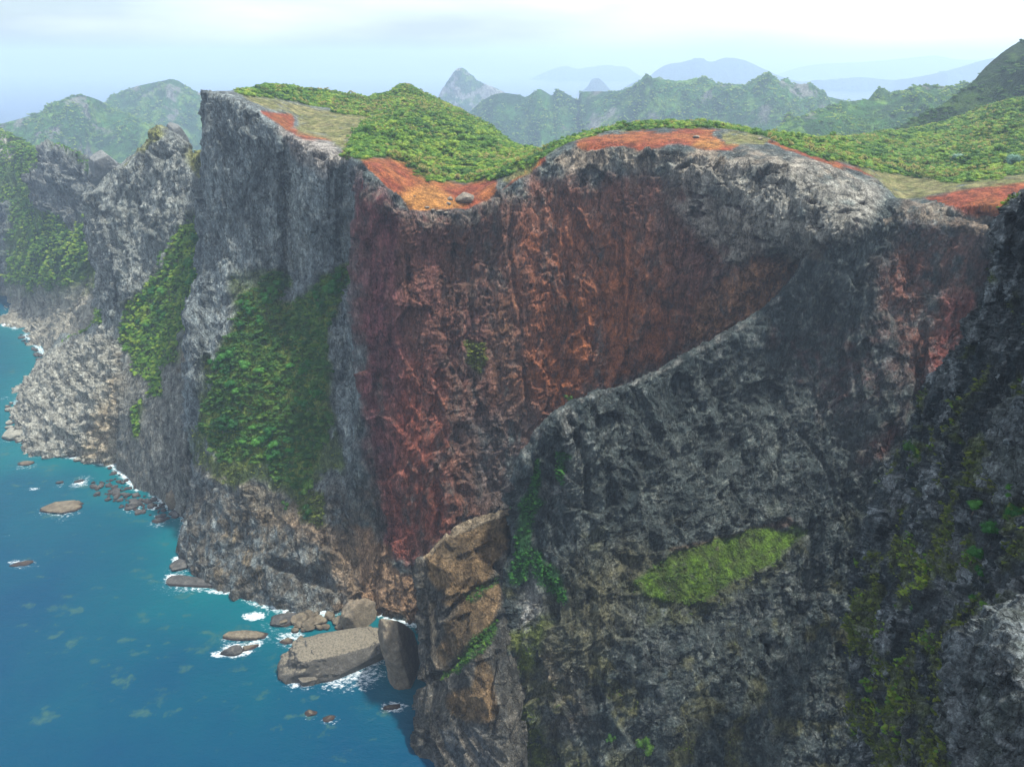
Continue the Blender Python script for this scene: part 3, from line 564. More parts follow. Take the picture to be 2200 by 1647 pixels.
gm = np.maximum(zone(L, [(985,1410),(1040,1360),(1068,1330),(1068,1350),(1040,1400),(1000,1430),(950,1460),(940,1450)], 5, 6), zone(L, [(1000,1285),(1070,1235),(1075,1248),(1020,1290)], 4, 5)*0.6)
col = lay(col, gm*0.9, (0.045,0.075,0.025)); L['gm'] = gm
o = grid_mesh('sandstone_cliff', L, col, MAT_CLIFF, True, dict(rock=1-tn*0.8)); structure(o, 'tan banded sandstone butte at the foot of the spur')

# ================================================================== NEAR CRAG at the right edge
A = [
 [(2225,470,260),(2230,440,200),(2220,520,210),(2180,700,230),(2110,860,240),(2040,1000,240),(1990,1180,220),(1960,1400,190),(1960,1760,160)],
 [(2215,450,200),(2184,436,140),(2172,500,145),(2118,680,158),(2035,810,166),(1952,970,172),(1880,1160,160),(1850,1380,143),(1840,1760,120)],
 [(2240,440,190),(2195,426,134),(2190,500,136),(2150,680,143),(2070,820,150),(1990,980,156),(1930,1160,148),(1900,1380,130),(1890,1760,108)],
 [(2300,430,190),(2230,424,125),(2230,500,126),(2190,680,128),(2120,840,132),(2050,1000,137),(1990,1160,131),(1960,1380,115),(1950,1760,96)],
 [(2380,430,190),(2300,420,116),(2290,500,115),(2240,690,116),(2180,860,116),(2110,1020,120),(2060,1180,116),(2030,1390,100),(2020,1760,84)],
 [(2450,430,190),(2380,420,108),(2370,500,106),(2300,700,104),(2250,880,103),(2190,1050,104),(2140,1200,99),(2110,1400,85),(2100,1760,72)],
 [(2600,430,190),(2500,420,100),(2480,500,96),(2420,700,94),(2350,900,90),(2280,1080,90),(2220,1230,84),(2190,1420,72),(2190,1760,62)],
 [(2900,430,190),(2800,420,90),(2800,500,86),(2700,700,80),(2600,900,76),(2500,1080,72),(2400,1230,68),(2350,1450,58),(2350,1760,50)],
]
L = loft(A, res=2.0, maxseg=140); P = L['P']; CRAG = L
d = 2.6*fbm(P, 24, 3, 400) + 2.6*fbm(P, 9, 4, 410, ridged=True, stretch=(1, 1, 2.6)) + 1.3*fbm(P, 3.2, 3, 420, ridged=True) + 0.45*fbm(P, 1.0, 3, 430, ridged=True)
d += 1.3*facets(P, 7, 461, (1, 1, 2), 1.0) + 0.35*facets(P, 2.8, 465, (1, 1, 1.5), .9)
d += 1.2*fbm(P@np.array([[0.8,0,0.6],[0,1,0],[-0.6,0,0.8]]), 8, 3, 440, ridged=True, stretch=(0.8, 1, 5))
nr = zone(L, [(2105,1500),(2130,1390),(2180,1350),(2300,1300),(2300,1760),(2105,1760)], 10, 10); nr2 = zone(L, [(2185,870),(2300,830),(2300,1080),(2170,1090)], 10, 8); d += 3.5*nr+2*nr2
displace(L, d*1.0)
col = rockbase(L, (0.020,0.030,0.034), (0.062,0.076,0.080), (0.20,0.215,0.21), 7, 45)
lich = sstep(0.02, 0.22, fbm(P, 3.2, 5, 450, gain=0.75)*0.9+0.45*fbm(P, 14, 3, 451)-0.06); col = lay(col, lich*0.6, (0.30,0.33,0.335))
pl = np.maximum(nr, nr2)*sstep(-.35, .15, fbm(P, 2.2, 5, 455, gain=.7)); col = lay(col, pl*0.8, (0.15,0.175,0.18))
mossy = (1-np.maximum(nr, nr2)*.8)*sstep(0.12, 0.4, fbm(P, 7, 4, 452, gain=0.6)+0.35*sstep(700, 1250, L['py'])-0.12)
L['mossy'] = mossy; col = lay(col, mossy*0.55, (0.10,0.12,0.03))
o = grid_mesh('near_crag', L, col, MAT_NEAR, True, dict(rock=np.ones(P.shape[:2]))); structure(o, 'near blue black crag with pale lichen')

# ================================================================== SECOND GREY BUTTE and its talus (left)
E = [
 [(240,500,760),(235,460,740),(230,540,720),(225,660,690),(180,720,680),(130,720,700),(130,760,690)],
 [(215,500,700),(192,445,655),(196,540,640),(212,680,606),(135,770,618),(88,785,S),(85,800,640)],
 [(245,480,700),(212,400,645),(222,540,620),(236,700,580),(150,810,570),(38,862,S),(20,885,575)],
 [(262,450,700),(252,362,636),(262,520,604),(265,695,566),(190,830,545),(62,965,S),(50,990,500)],
 [(300,420,700),(298,324,632),(305,500,598),(300,690,553),(240,850,518),(165,982,S),(160,1010,480)],
 [(345,380,700),(345,285,626),(352,470,588),(345,680,540),(290,870,498),(245,1000,S),(240,1040,455)],
 [(392,380,700),(392,300,622),(395,460,578),(375,660,525),(330,890,475),(300,1052,S),(295,1080,445)],
 [(412,400,700),(412,335,615),(412,460,570),(400,640,512),(370,890,462),(350,1078,S),(345,1110,430)],
 [(445,400,700),(440,320,630),(445,470,560),(440,640,505),(410,900,445),(398,1108,S),(398,1140,420)],
 [(520,400,720),(520,330,650),(520,480,590),(520,650,550),(480,900,490),(470,1150,460),(470,1200,450)],
]
L = loft(sink(E), res=2.0); P = L['P']; BUTTE = L
vg = np.maximum.reduce([zone(L, [(425,462),(450,455),(450,560),(430,620),(395,720),(385,780),(335,790),(300,800),(262,740),(250,690),(290,640),(340,590),(360,520)], 8, 10),
    zone(L, [(170,680),(215,668),(215,690),(165,725),(140,735)], 6, 7), zone(L, [(300,790),(340,790),(345,850),(318,850)], 8, 9), zone(L, [(285,870),(305,860),(300,950),(288,940)], 6, 7)*0.8])
gr = np.maximum.reduce([zone(L, [(300,322),(345,283),(360,290),(352,302),(310,325),(262,360)], 4, 4), zone(L, [(398,300),(440,292),(450,340),(445,400),(415,370)], 6, 6)])
rub = zone(L, [(230,700),(262,740),(265,900),(240,1010),(60,990),(-40,900),(70,790),(140,740)], 12, 10)
butte = zone(L, [(190,430),(345,285),(430,330),(430,480),(380,560),(330,610),(260,690),(215,680)], 8, 5)
d = crags(L, 1.1, 500, 50, (1, 1, 3))*np.where(vg > 0.5, 0.2, 0.75)*(0.35+0.65*butte+0.25*rub)
blk = fbm(P, 8, 4, 520, ridged=True); d += rub*3.2*blk; q_ = fbm(P, 7, 3, 521)*4; d += rub*1.6*(np.floor(q_)+sstep(0, .25, q_-np.floor(q_))) + butte*2.5*fbm(P@np.array([[0.8,0,0.6],[0,1,0],[-0.6,0,0.8]]), 16, 3, 530, ridged=True, stretch=(1, 1, 3))
for pts, wd, dep in (([(300,470),(330,490),(335,500)], 4, 4), ([(318,345),(322,400)], 4, 4), ([(340,333),(372,335)], 5, 8), ([(262,740),(250,900),(245,1000)], 5, 3), ([(355,950),(360,1010)], 9, 4)):
    d -= linec(L, pts, wd, 4)*dep
displace(L, d)
col = rockbase(L, (0.14,0.16,0.15), (0.24,0.26,0.24), (0.40,0.41,0.36), 22, 35)
col = lay(col, rub*0.8, (0.34,0.335,0.28)); col = lay(col, rub*0.6*sstep(0.1, 0.5, blk*-1), (0.16,0.16,0.14))
col = lay(col, zone(L, [(235,830),(262,760),(262,860),(240,1000),(180,990)], 14, 12)*0.7, (0.36,0.29,0.185))
col = lay(col, zone(L, [(262,760),(400,740),(420,1000),(400,1100),(300,1060),(245,1000)], 12, 10)*0.7, (0.14,0.135,0.11))
col = lay(col, zone(L, [(400,640),(420,700),(400,780),(385,800),(395,720)], 6, 6)*0.8, (0.24,0.19,0.12))
col = lay(col, gr*0.9, (0.17,0.18,0.05)); gt = sstep(-0.3, 0.3, fbm(P, 7, 3, 541))[..., None]
col = col*(1-vg[..., None]) + (C(0.03,0.07,0.015)*(1-gt)+C(0.09,0.12,0.03)*gt)*vg[..., None]; L['veg'] = vg
o = grid_mesh('grey_butte', L, col, MAT_CLIFF, True, dict(rock=1-vg)); structure(o, 'pale grey butte with talus running down to the sea')

# ================================================================== FAR LEFT HEADLAND with cove beach
F = [
 [(-400,300,1400),(-400,270,1100),(-400,400,1000),(-400,560,950),(-300,650,950),(-300,700,S),(-300,715,860)],
 [(-60,300,1400),(-60,275,1080),(-60,400,1000),(-40,560,960),(-30,655,950),(-40,694,S),(-40,712,850)],
 [(40,330,1400),(30,300,1050),(35,420,960),(35,570,900),(20,650,920),(10,695,S),(8,712,850)],
 [(100,420,1300),(90,330,930),(85,440,880),(80,590,830),(60,660,860),(48,712,S),(40,730,820)],
 [(130,420,1300),(130,325,900),(130,440,850),(135,590,790),(110,670,800),(82,745,S),(75,765,760)],
 [(170,420,1250),(170,345,880),(175,450,830),(190,590,760),(160,680,740),(105,775,S),(95,800,700)],
 [(215,480,1200),(215,370,870),(225,470,800),(240,600,730),(215,690,700),(150,790,670),(140,840,650)],
 [(300,480,1200),(300,420,860),(300,500,780),(300,620,700),(280,710,660),(220,800,640),(200,860,620)],
]
L = loft(sink(F), res=2.4); P = L['P']; FARL = L
rk = np.maximum(zone(L, [(90,325),(130,325),(195,370),(212,400),(190,460),(150,500),(120,470),(70,430)], 8, 9), zone(L, [(-10,430),(20,440),(25,520),(10,620),(-40,630),(-60,450)], 8, 8))
bch = sstep(590, 650, L['py']+L['warp']*30)
d = crags(L, 1.6, 600, 90, (1, 1, 3))*(0.45+0.6*rk)
displace(L, d)
gt = sstep(-0.3, 0.35, fbm(P, 45, 4, 641))[..., None]
col = C(0.030,0.075,0.020)*(1-gt) + C(0.085,0.135,0.035)*gt
col = lay(col, rk, rockbase(L, (0.14,0.16,0.155), (0.22,0.235,0.22), (0.33,0.33,0.30), 25, 65))
col = lay(col, bch*0.95, (0.33,0.31,0.25)); col = lay(col, zone(L, [(-20,280),(12,290),(35,330),(-20,345)], 6, 6), (0.3,0.29,0.27))
L['veg'] = (1-rk)*(1-bch)
o = grid_mesh('far_headland', L, col, MAT_HILL, True, dict(rock=np.clip(rk+bch, 0, 1))); structure(o, 'hazy green headland above a small grey cove beach')

# ================================================================== RIDGES (generic hills with a crest line)
def hill(name, crest, slopef, slopeb, zb=-4, n=260, m=(60, 160), spur=0.16, spw=160, seed=0, bumps=(0, 8), mat=None, colf=None, res=2.2, label=None, fwd=(0, -1)):
    spur *= 1.5
    Cc = np.array([unproj(*c) for c in crest]); k = max(6, int(n/(len(crest)-1)))
    line = spline(Cc[:, None, :], [k]*(len(crest)-1), 0.42)[:, 0]
    nb, nf = m; W = len(line)
    tf = np.linspace(0, 1, nf)[1:]**1.15; tb = np.linspace(1, 0, nb)
    zt = line[:, 2]
    def sheet(t, s, sg):
        run = (zt-zb)/s; prof = t[:, None]
        x = line[None, :, 0] + fwd[0]*sg*prof*run[None]; y = line[None, :, 1] + fwd[1]*sg*prof*run[None]
        z = zt[None] + (zb-zt)[None]*(0.75*prof+0.25*prof**1.8); return np.stack([x, y, z], -1)
    G = np.concatenate([sheet(tb, slopeb, -1), sheet(tf, slopef, 1)], 0)
    desc = np.concatenate([tb, tf])[:, None]*np.ones((1, W))
    Q = G.copy(); Q[..., 2] = 0
    sp_ = fbm(Q, spw, 4, seed, ridged=True, stretch=(1, 2.6, 1)); env = sstep(0, 0.25, desc)*(1-sstep(0.85, 1, desc))
    hh = (zt-zb)[None]*spur*env*sp_
    G[..., 2] += hh
    L = mkL(G)
    L['P'][..., 2] += bumps[0]*fbm(G, bumps[1], 3, seed+5, ridged=False)*sstep(0, 0.04, desc+0.02)
    L['spur'] = sp_; col = colf(L)
    o = grid_mesh(name, L, col, mat or MAT_HILL, True, dict(rock=L.get('rk', np.zeros(G.shape[:2])))); structure(o, label); return L
def green(rockiness=0.35, seed=0, dark=(0.016,0.060,0.014), mid=(0.045,0.135,0.022), light=(0.11,0.21,0.03), rc=(0.19,0.185,0.17), s=60):
    def f(L):
        P = L['P']; a = fbm(P, s, 5, seed+71, gain=0.6); t = np.clip(a*1.6+0.5, 0, 1)[..., None]
        c = C(*dark)*(1-t)+C(*mid)*t; b = sstep(0.1, 0.5, fbm(P, s*0.5, 4, seed+72))[..., None]; c = c*(1-b)+C(*light)*b
        r = sstep(0.55-rockiness, 0.8-rockiness, fbm(P, s*1.1, 5, seed+73, gain=0.62)+0.25*L['spur']*0); L['rk'] = r
        return lay(c, r*0.85, rc)
    return f
G1 = hill('hills', [(-400,330,1980),(-150,290,2016),(0,266,2070),(80,243,2106),(120,222,2124),(165,204,2124),(205,212,2160),(240,232,2214),(300,260,2160),(360,300,2034),(400,340,1944)], 0.8, 0.8, 0, 300, (30, 190), 0.22, 300, 11, (3, 14), colf=green(0.42, 3), label='hazy green ridge beyond the grey butte')
G2 = hill('hills', [(60,300,3060),(160,250,2916),(235,216,2808),(262,196,2772),(300,184,2754),(340,176,2736),(372,170,2736),(400,184,2754),(430,200,2790),(480,205,2880),(600,225,3060)], 0.75, 0.8, 0, 260, (30, 150), 0.24, 320, 12, (3.5, 16), colf=green(0.38, 4), label='hazy peak behind the left ridge')
J1 = hill('hills', [(940,300,2945),(985,262,2850),(1010,240,2812),(1040,214,2755),(1075,200,2717),(1115,204,2717),(1130,208,2698),(1160,192,2660),(1185,205,2660),(1200,193,2660),(1235,212,2622),(1244,212,2622),(1250,198,2603),(1310,196,2527),(1350,192,2470),(1380,178,2432),(1440,178,2375),(1500,182,2337),(1560,181,2280),(1610,182,2242),(1640,174,2242),(1680,180,2242),(1720,192,2261),(1780,208,2280),(1850,225,2318),(1950,260,2375)], 0.8, 0.9, 0, 520, (30, 200), 0.26, 260, 13, (3.2, 12), colf=green(0.33, 5, s=90), label='misty forested ridge across the middle distance')
J2 = hill('hills', [(1560,330,1140),(1640,290,1245),(1720,250,1320),(1800,222,1365),(1860,214,1395),(1900,212,1410),(1950,190,1440),(1990,183,1455),(2050,186,1440),(2090,178,1440),(2200,170,1455),(2400,160,1485)], 0.55, 0.8, 20, 320, (30, 150), 0.2, 200, 14, (2.8, 10), colf=green(0.28, 6, s=45), label='green ridge sloping down behind the plateau')
K1 = hill('hills', [(1840,340,736),(1890,292,759),(1935,272,776),(1970,252,793),(2010,232,805),(2050,206,816),(2090,175,828),(2120,142,839),(2150,116,851),(2178,96,862),(2200,88,868),(2260,86,874),(2400,120,874),(2600,140,874)], 0.62, 0.8, 60, 320, (30, 150), 0.14, 90, 15, (2.2, 8), colf=green(0.3, 7, (0.010,0.03,0.008), (0.024,0.06,0.012), (0.045,0.09,0.015), (0.09,0.10,0.09), 40), label='dark green hill rising at the right edge', fwd=(-0.35, -1))
I1 = hill('rocky_island', [(930,250,4200),(945,205,4200),(960,182,4200),(975,166,4200),(990,161,4200),(1010,167,4200),(1035,184,4200),(1058,186,4200),(1085,200,4200),(1125,240,4200)], 2.2, 1.6, -4, 160, (20, 110), 0.25, 260, 16, (6, 40), mat=MAT_FAR, colf=green(0.6, 8, rc=(0.33,0.32,0.3)), label='steep pale rocky island in the haze')
far_c = lambda L: (L.__setitem__('rk', np.zeros(L['P'].shape[:2])) or np.ones(L['P'].shape)*C(0.05,0.09,0.05) + 0.02*fbm(L['P'], 200, 3, 9)[..., None])
def isl(crest, label, seed, slope=0.7):
    return hill('far_hills', crest, slope, slope, -4, 120, (14, 40), 0.25, 500, seed, (6, 60), mat=MAT_FAR, colf=far_c, label=label)
isl([(1140,170,12500),(1165,158,12500),(1190,148,12500),(1215,142,12500),(1240,148,12500),(1262,145,12500),(1300,142,12500),(1345,144,12500),(1362,155,12500),(1385,170,12500)], 'faint low islet on the horizon', 31, 1.2)
isl([(1370,190,8200),(1400,160,8200),(1430,140,8200),(1470,133,8200),(1500,128,8200),(1530,133,8200),(1560,124,8200),(1600,130,8200),(1640,148,8250),(1680,165,8300),(1740,182,8400),(1790,200,8400)], 'broad pale mountain island in the mist', 32, 0.9)
isl([(1600,185,14500),(1700,150,14500),(1760,138,14500),(1830,135,14500),(1900,130,14500),(1960,124,14500),(2010,120,14500),(2060,128,14500),(2140,130,14500),(2240,126,14500),(2500,120,14500)], 'barely visible mountain chain beyond the bay', 33, 0.6)
isl([(1640,188,8300),(1720,176,8300),(1800,170,8300),(1850,166,8300),(1920,172,8300),(2000,160,7600),(2060,145,7600),(2140,124,7600),(2300,112,7600)], 'misty hills behind the harbour', 34, 0.9)
isl([(1238,205,7000),(1262,186,7000),(1270,172,7000),(1285,168,7000),(1300,180,7000),(1320,205,7000)], 'small pointed rock islet offshore', 35, 2.5)
isl([(1330,195,7000),(1360,178,7000),(1380,172,7000),(1410,195,7000)], 'low islet beside the mountain island', 36, 1.2)

# ================================================================== SEA
# px, py centre at the waterline; size in metres (x, y, z half), rot, material, label
SR = [
 (135,1090,(13.5,8,3.2),0.15,MAT_BROWNROCK,'low oval brown islet ringed by white foam, alone in the left water',0.35,3.0),
 (128,1040-3,(2.5,2,1.4),0.4,MAT_DARKROCK,'small dark rock awash just above the oval islet',0,2.4),
 (172,1033,(4,2.2,1.6),0.5,MAT_DARKROCK,'dark rock breaking the waves above right of the oval islet',0,2.4),
 (410,1250,(17,6,3),-0.12,MAT_DARKROCK,'long dark wave-washed ledge at the foot of the big headland',0.4,2.8),
 (392,1212,(6,7,3.4),0.4,MAT_DARKROCK,'dark ledge with surf just above the long washed ledge',0.4,2.6),
 (530,1366,(13,3.6,3.4),0.12,MAT_BROWNROCK,'long narrow flat-topped reef rock off the boulder shore',0.5,3.2),
 (500,1400,(6.5,3.4,3.2),0.3,MAT_DARKROCK,'jagged dark reef rock in white surf below the long narrow reef',0,2.0),
 (536,1392,(5.5,2,1.8),0.45,MAT_BROWNROCK,'low brown reef rock right of the jagged surf rock',0,2.4),
 (616,1378,(4,2.2,1.6),0.1,MAT_BROWNROCK,'small brown rock in foam left of the big flat-topped block',0,2.4),
 (610,1335,(8,5,3.8),0.1,MAT_DARKROCK,'dark rounded boulder at the left end of the boulder shore',0,2.5),
 (668,1532,(3.2,2,1.2),0.1,MAT_BROWNROCK,'small half sunk rock below the big flat-topped block',0,2.4),
 (706,1542,(3.2,2,1.0),0.6,MAT_BROWNROCK,'small reddish sunk rock right of the other sunk rock',0,2.4),
 (842,1518,(4.5,1.6,1.2),0.2,MAT_BROWNROCK,'thin dark rock in surf below the tall rock slab',0,2.4),
 (30,935,(11,9,7),0.3,MAT_PALEROCK,'large grey boulder at the far left edge of the shore',0.5,2.5),
 (150,960+8,(12,8,8),0.4,MAT_PALEROCK,'big rounded grey boulder standing in the water at the rubble foot',0,2.4),
 (100,905,(9,6,6),-0.2,MAT_DARKROCK,'dark split boulder lying in the middle of the pale rubble',0,2.8),
 (75,970,(7,5,4),0.1,MAT_PALEROCK,'grey boulder between the edge boulder and the rounded one',0,2.4),
 (55,1012-16,(6,3.5,2),0.1,MAT_BROWNROCK,'brown half-washed rock off the pale rubble',0,2.4),
 (385,1085,(9,8,11),0.3,MAT_BROWNROCK,'big upright boulder leaning on the headland corner',0,2.6),
 (342,1118,(5,3,1.8),0.5,MAT_DARKROCK,'flat black rock in the water below the upright corner boulder',0,2.4),
 (290,1085,(6,4,3),0.2,MAT_DARKROCK,'dark grey boulder at the edge of the black boulder beach',0,2.4),
 (50,1210,(8,2.4,0.9),0.3,MAT_BROWNROCK,'thin rock just breaking the surface in the open left water',0,2.4),
]
r = np.concatenate([np.linspace(60, 700, 520), 700*np.exp(np.linspace(0, math.log(16000/700), 150))[1:]]); an = np.linspace(radians(35), radians(140), 760)
rr, aa = np.meshgrid(r, an, indexing='ij')
# dense wedge of near water on the left, coarser to the right
G = np.stack([-0+rr*np.cos(aa), rr*np.sin(aa), np.zeros_like(rr)], -1); G = G[:, ::-1]
L = dict(P=G, n=np.zeros_like(G)+np.array([0, 0, 1.0]), B=G); L['px'], L['py'] = proj(G); L['warp'] = fbm(G, 10, 3, 91)
shore = [(-40,694),(10,695),(48,712),(82,745),(105,775),(88,785),(38,862),(62,965),(165,982),(245,1000),(300,1052),(350,1078),(398,1108),(396,1150),(440,1235),(545,1290),(620,1312),(700,1314),(785,1302),(838,1325),(905,1345)]
sw = np.array([unproj(x, y, 'S')[:2] for x, y in shore])
near = (G[..., 1] < 1100)
ds = np.full(rr.shape, 1e6)
q = G[near][:, :2]; d2 = np.full(len(q), 1e12)
for i in range(len(sw)-1):
    e = sw[i+1]-sw[i]; t = np.clip(((q-sw[i])@e)/(e@e), 0, 1); d2 = np.minimum(d2, ((q-sw[i]-t[:, None]*e)**2).sum(1))
ds[near] = np.sqrt(d2)
foam = np.zeros(rr.shape); reef = np.zeros(rr.shape)
fn = fbm(G, 5, 5, 801, gain=0.68, stretch=(1.7, 1, 1)); fn2 = fbm(G, 26, 3, 803)
foam = np.maximum(foam, sstep(0.28, 0.62, fn2*0.5+0.75)*np.exp(-(ds/6.5)**2)*0.9)
# white water where swell meets rock: traced centre, half sizes in metres
FO = [(134,1092,13,8,.8),(172,1036,4.5,3,.9),(178,1028,9,6,.6),(168,1042,8,4,.7),(330,1090,5,4,.9),(345,1108,5,3,.7),(300,1078,8,2.5,.7),(382,1200,4,4,.9),(372,1245,5,5,1.0),(420,1265,12,2.5,.7),(480,1270,10,2.2,.9),
      (548,1322,7,3,1),(625,1368,8,5,.8),(612,1380,3,3,.6),(505,1400,10,6,1.1),(545,1385,5,3,.9),(470,1405,6,4,.9),(487,1372,5,3,.7),(634,1440,3,7,.9),(632,1470,3,4,.8),(818,1395,2.5,8,1.2),(822,1420,4,4,.7),(742,1465,6,2,.7),(728,1475,3,2,.7),
      (668,1532,4,2.5,.8),(842,1518,6,3,.9),(42,1208,10,3,.8),(72,1050,5,2,.8),(50,948,8,3,.7),(15,1150,7,1.5,.6),(828,1460,3,2,.5),(95,840,8,3,.5),(15,697,26,2.5,1.1),(55,722,14,3,.9),(10,855,10,3,.6),(20,810,10,2,.5),(72,800,8,3,.6),
      (228,985,14,2,.6),(150,985,16,2,.6)]
FO += [(x_, y_+6, s_[0]*1.25+1.2, s_[1]*1.3+1.2, .62) for x_, y_, s_, *_r in SR] + [(722, 1425, 25, 17, .8), (655, 1455, 8, 9, .9)]
for x, y, a, b, k in FO:
    c = unproj(x, y, 'S'); dd = np.sqrt(((G[..., 0]-c[0])/a)**2 + ((G[..., 1]-c[1])/b)**2)
    kk = dd < 3; f = np.zeros(rr.shape); f[kk] = (1-sstep(0.35, 2.1, dd[kk]+fn2[kk]*0.5+fn[kk]*0.5))*k; foam = np.maximum(foam, f)
RE = [(100,1535,9,6),(565,1490,7,5),(510,1440,9,4),(395,1435,8,7),(520,1530,6,7),(290,1400,7,6),(130,1195,9,3),(190,1186,6,3),(230,1130,8,4),(150,1185,6,2),(410,1540,7,3),(600,1500,4,2),(665,1532,4,3),(705,1540,4,2.5),(300,1120,12,4),(250,1090,10,6),(380,1180,5,3),(60,1300,9,4),(40,1170,6,3),(90,1240,8,3),(140,1280,7,3),(560,1300,7,3),(330,1250,7,3),(20,1060,10,3),(60,1100,7,3),(215,1185,6,2),(110,1010,10,4),(640,1400,6,4),(720,1390,9,5),(130,1105,22,9),(175,1045,12,6)]
for x, y, a, b in RE:
    c = unproj(x, y, 'S'); dd = np.sqrt(((G[..., 0]-c[0])/a)**2 + ((G[..., 1]-c[1])/b)**2)
    kk = dd < 2.5; f = np.zeros(rr.shape); f[kk] = sstep(-0.15, 0.6, 0.6-dd[kk]+fn[kk]*1.5)*0.7; reef = np.maximum(reef, f)
gq = np.random.default_rng(11); poly_ = [(0,720),(60,860),(130,1000),(380,1130),(360,1250),(600,1420),(880,1540),(800,1640),(300,1560),(0,1400)]
k_ = 0
while k_ < 190:
    x, y = gq.uniform(0, 880), 720+930*gq.random()**.8
    if polysd(np.array([float(x)]), np.array([float(y)]), poly_)[0] < 0: continue
    c = unproj(x, y, 'S'); dd0 = np.hypot(sw[:, 0]-c[0], sw[:, 1]-c[1]).min()
    if gq.random() > .25+math.exp(-dd0/60): continue
    a = gq.uniform(2, 8); b = a*gq.uniform(.35, .8); th = gq.uniform(-.2, .8); k_ += 1
    X_ = G[..., 0]-c[0]; Y_ = G[..., 1]-c[1]; kk = (np.abs(X_) < 2.5*a) & (np.abs(Y_) < 2.5*a)
    dd = np.hypot((X_[kk]*math.cos(th)+Y_[kk]*math.sin(th))/a, (-X_[kk]*math.sin(th)+Y_[kk]*math.cos(th))/b)
    reef[kk] = np.maximum(reef[kk], sstep(-.15, .5, .7-dd+fn[kk]*1.5)*gq.uniform(.35, .85))
rn = fbm(G, 13, 4, 811, gain=0.6, stretch=(2.0, 1, 1)); reef = np.maximum(reef, sstep(0.22, 0.5, rn+0.15*np.exp(-ds/60)-0.2*(1-np.exp(-ds/150)))*0.55*np.exp(-ds/140))
shal = np.clip(0.75*np.exp(-ds/45)+0.35*np.exp(-ds/150)+0.16*fbm(G, 60, 3, 812), 0, 1)
farw = sstep(1500, 3500, rr)
foam = np.maximum(foam, farw*0.0)
# broken water off the distant islets
for x, y, a, b in ((1252,192,130,60),(1330,184,240,60),(1068,152,260,80)):
    c = unproj(x, y, 'S'); dd = np.sqrt(((G[..., 0]-c[0])/a)**2 + ((G[..., 1]-c[1])/b)**2); foam = np.maximum(foam, (dd < 1)*0.8)
m, nt = newmat('sea_water')
af = N(nt, 'ShaderNodeAttribute', attribute_name='foam'); ar = N(nt, 'ShaderNodeAttribute', attribute_name='reef'); ash = N(nt, 'ShaderNodeAttribute', attribute_name='shallow')
tc = N(nt, 'ShaderNodeTexCoord'); v = tc.outputs['Object']
mp = N(nt, 'ShaderNodeMapping'); mp.inputs['Rotation'].default_value = (0, 0, 0.5); mp.inputs['Scale'].default_value = (0.5, 1.0, 1.0); lk(nt, v, mp.inputs[0])
w1 = noise(nt, mp.outputs[0], 0.28, 5, 0.62); w2 = noise(nt, mp.outputs[0], 1.3, 4, 0.65); w3 = noise(nt, v, 0.02, 4, 0.6)
deep = ramp(nt, [(0.0, (0.000, 0.030, 0.080)), (0.5, (0.000, 0.054, 0.086)), (1.0, (0.001, 0.090, 0.105))])
sm = M(nt, 'ADD', ash.outputs['Fac'], M(nt, 'MULTIPLY', M(nt, 'SUBTRACT', w3, 0.5), 0.5), clamp=True); lk(nt, sm, deep.inputs[0])
mr = N(nt, 'ShaderNodeMix', data_type='RGBA'); rf_n = noise(nt, v, 0.33, 6, 0.72)
lk(nt, M(nt, 'MULTIPLY', M(nt, 'MULTIPLY', M(nt, 'SUBTRACT', M(nt, 'ADD', M(nt, 'MULTIPLY', ar.outputs['Fac'], 0.6), rf_n), 0.72), 3.0, clamp=True), 0.7), mr.inputs[0]); lk(nt, deep.outputs[0], mr.inputs[6]); mr.inputs[7].default_value = (0.036, 0.090, 0.076, 1)
mf = N(nt, 'ShaderNodeMix', data_type='RGBA'); fn_ = noise(nt, mp.outputs[0], 0.75, 8, 0.78)
ff = M(nt, 'MULTIPLY', af.outputs['Fac'], 1.0); fr = M(nt, 'MULTIPLY', M(nt, 'SUBTRACT', M(nt, 'ADD', M(nt, 'MULTIPLY', ff, 0.46), fn_), 0.80), 4.5, clamp=True)
lk(nt, fr, mf.inputs[0]); lk(nt, mr.outputs[2], mf.inputs[6]); mf.inputs[7].default_value = (0.82, 0.88, 0.9, 1)
b = N(nt, 'ShaderNodeBsdfPrincipled'); lk(nt, mf.outputs[2], b.inputs['Base Color']); b.inputs['IOR'].default_value = 1.33; b.inputs['Specular IOR Level'].default_value = 0.12
ro = N(nt, 'ShaderNodeMix', data_type='FLOAT'); lk(nt, fr, ro.inputs[0]); ro.inputs[2].default_value = 0.22; ro.inputs[3].default_value = 0.9; lk(nt, ro.outputs[0], b.inputs['Roughness'])
bp = N(nt, 'ShaderNodeBump'); bp.inputs['Distance'].default_value = 1.1; bp.inputs['Strength'].default_value = 0.75; lk(nt, M(nt, 'ADD', M(nt, 'ADD', w1, M(nt, 'MULTIPLY', noise(nt, mp.outputs[0], 0.06, 3, 0.5), 1.2)), M(nt, 'MULTIPLY', w2, 0.35)), bp.inputs['Height']); lk(nt, bp.outputs[0], b.inputs['Normal'])
lk(nt, b.outputs[0], N(nt, 'ShaderNodeOutputMaterial').inputs[0]); MAT_SEA = m
o = grid_mesh('sea', L, None, MAT_SEA, True, dict(foam=foam, reef=reef, shallow=shal)); structure(o, 'turquoise to deep blue sea with white water round rocks')

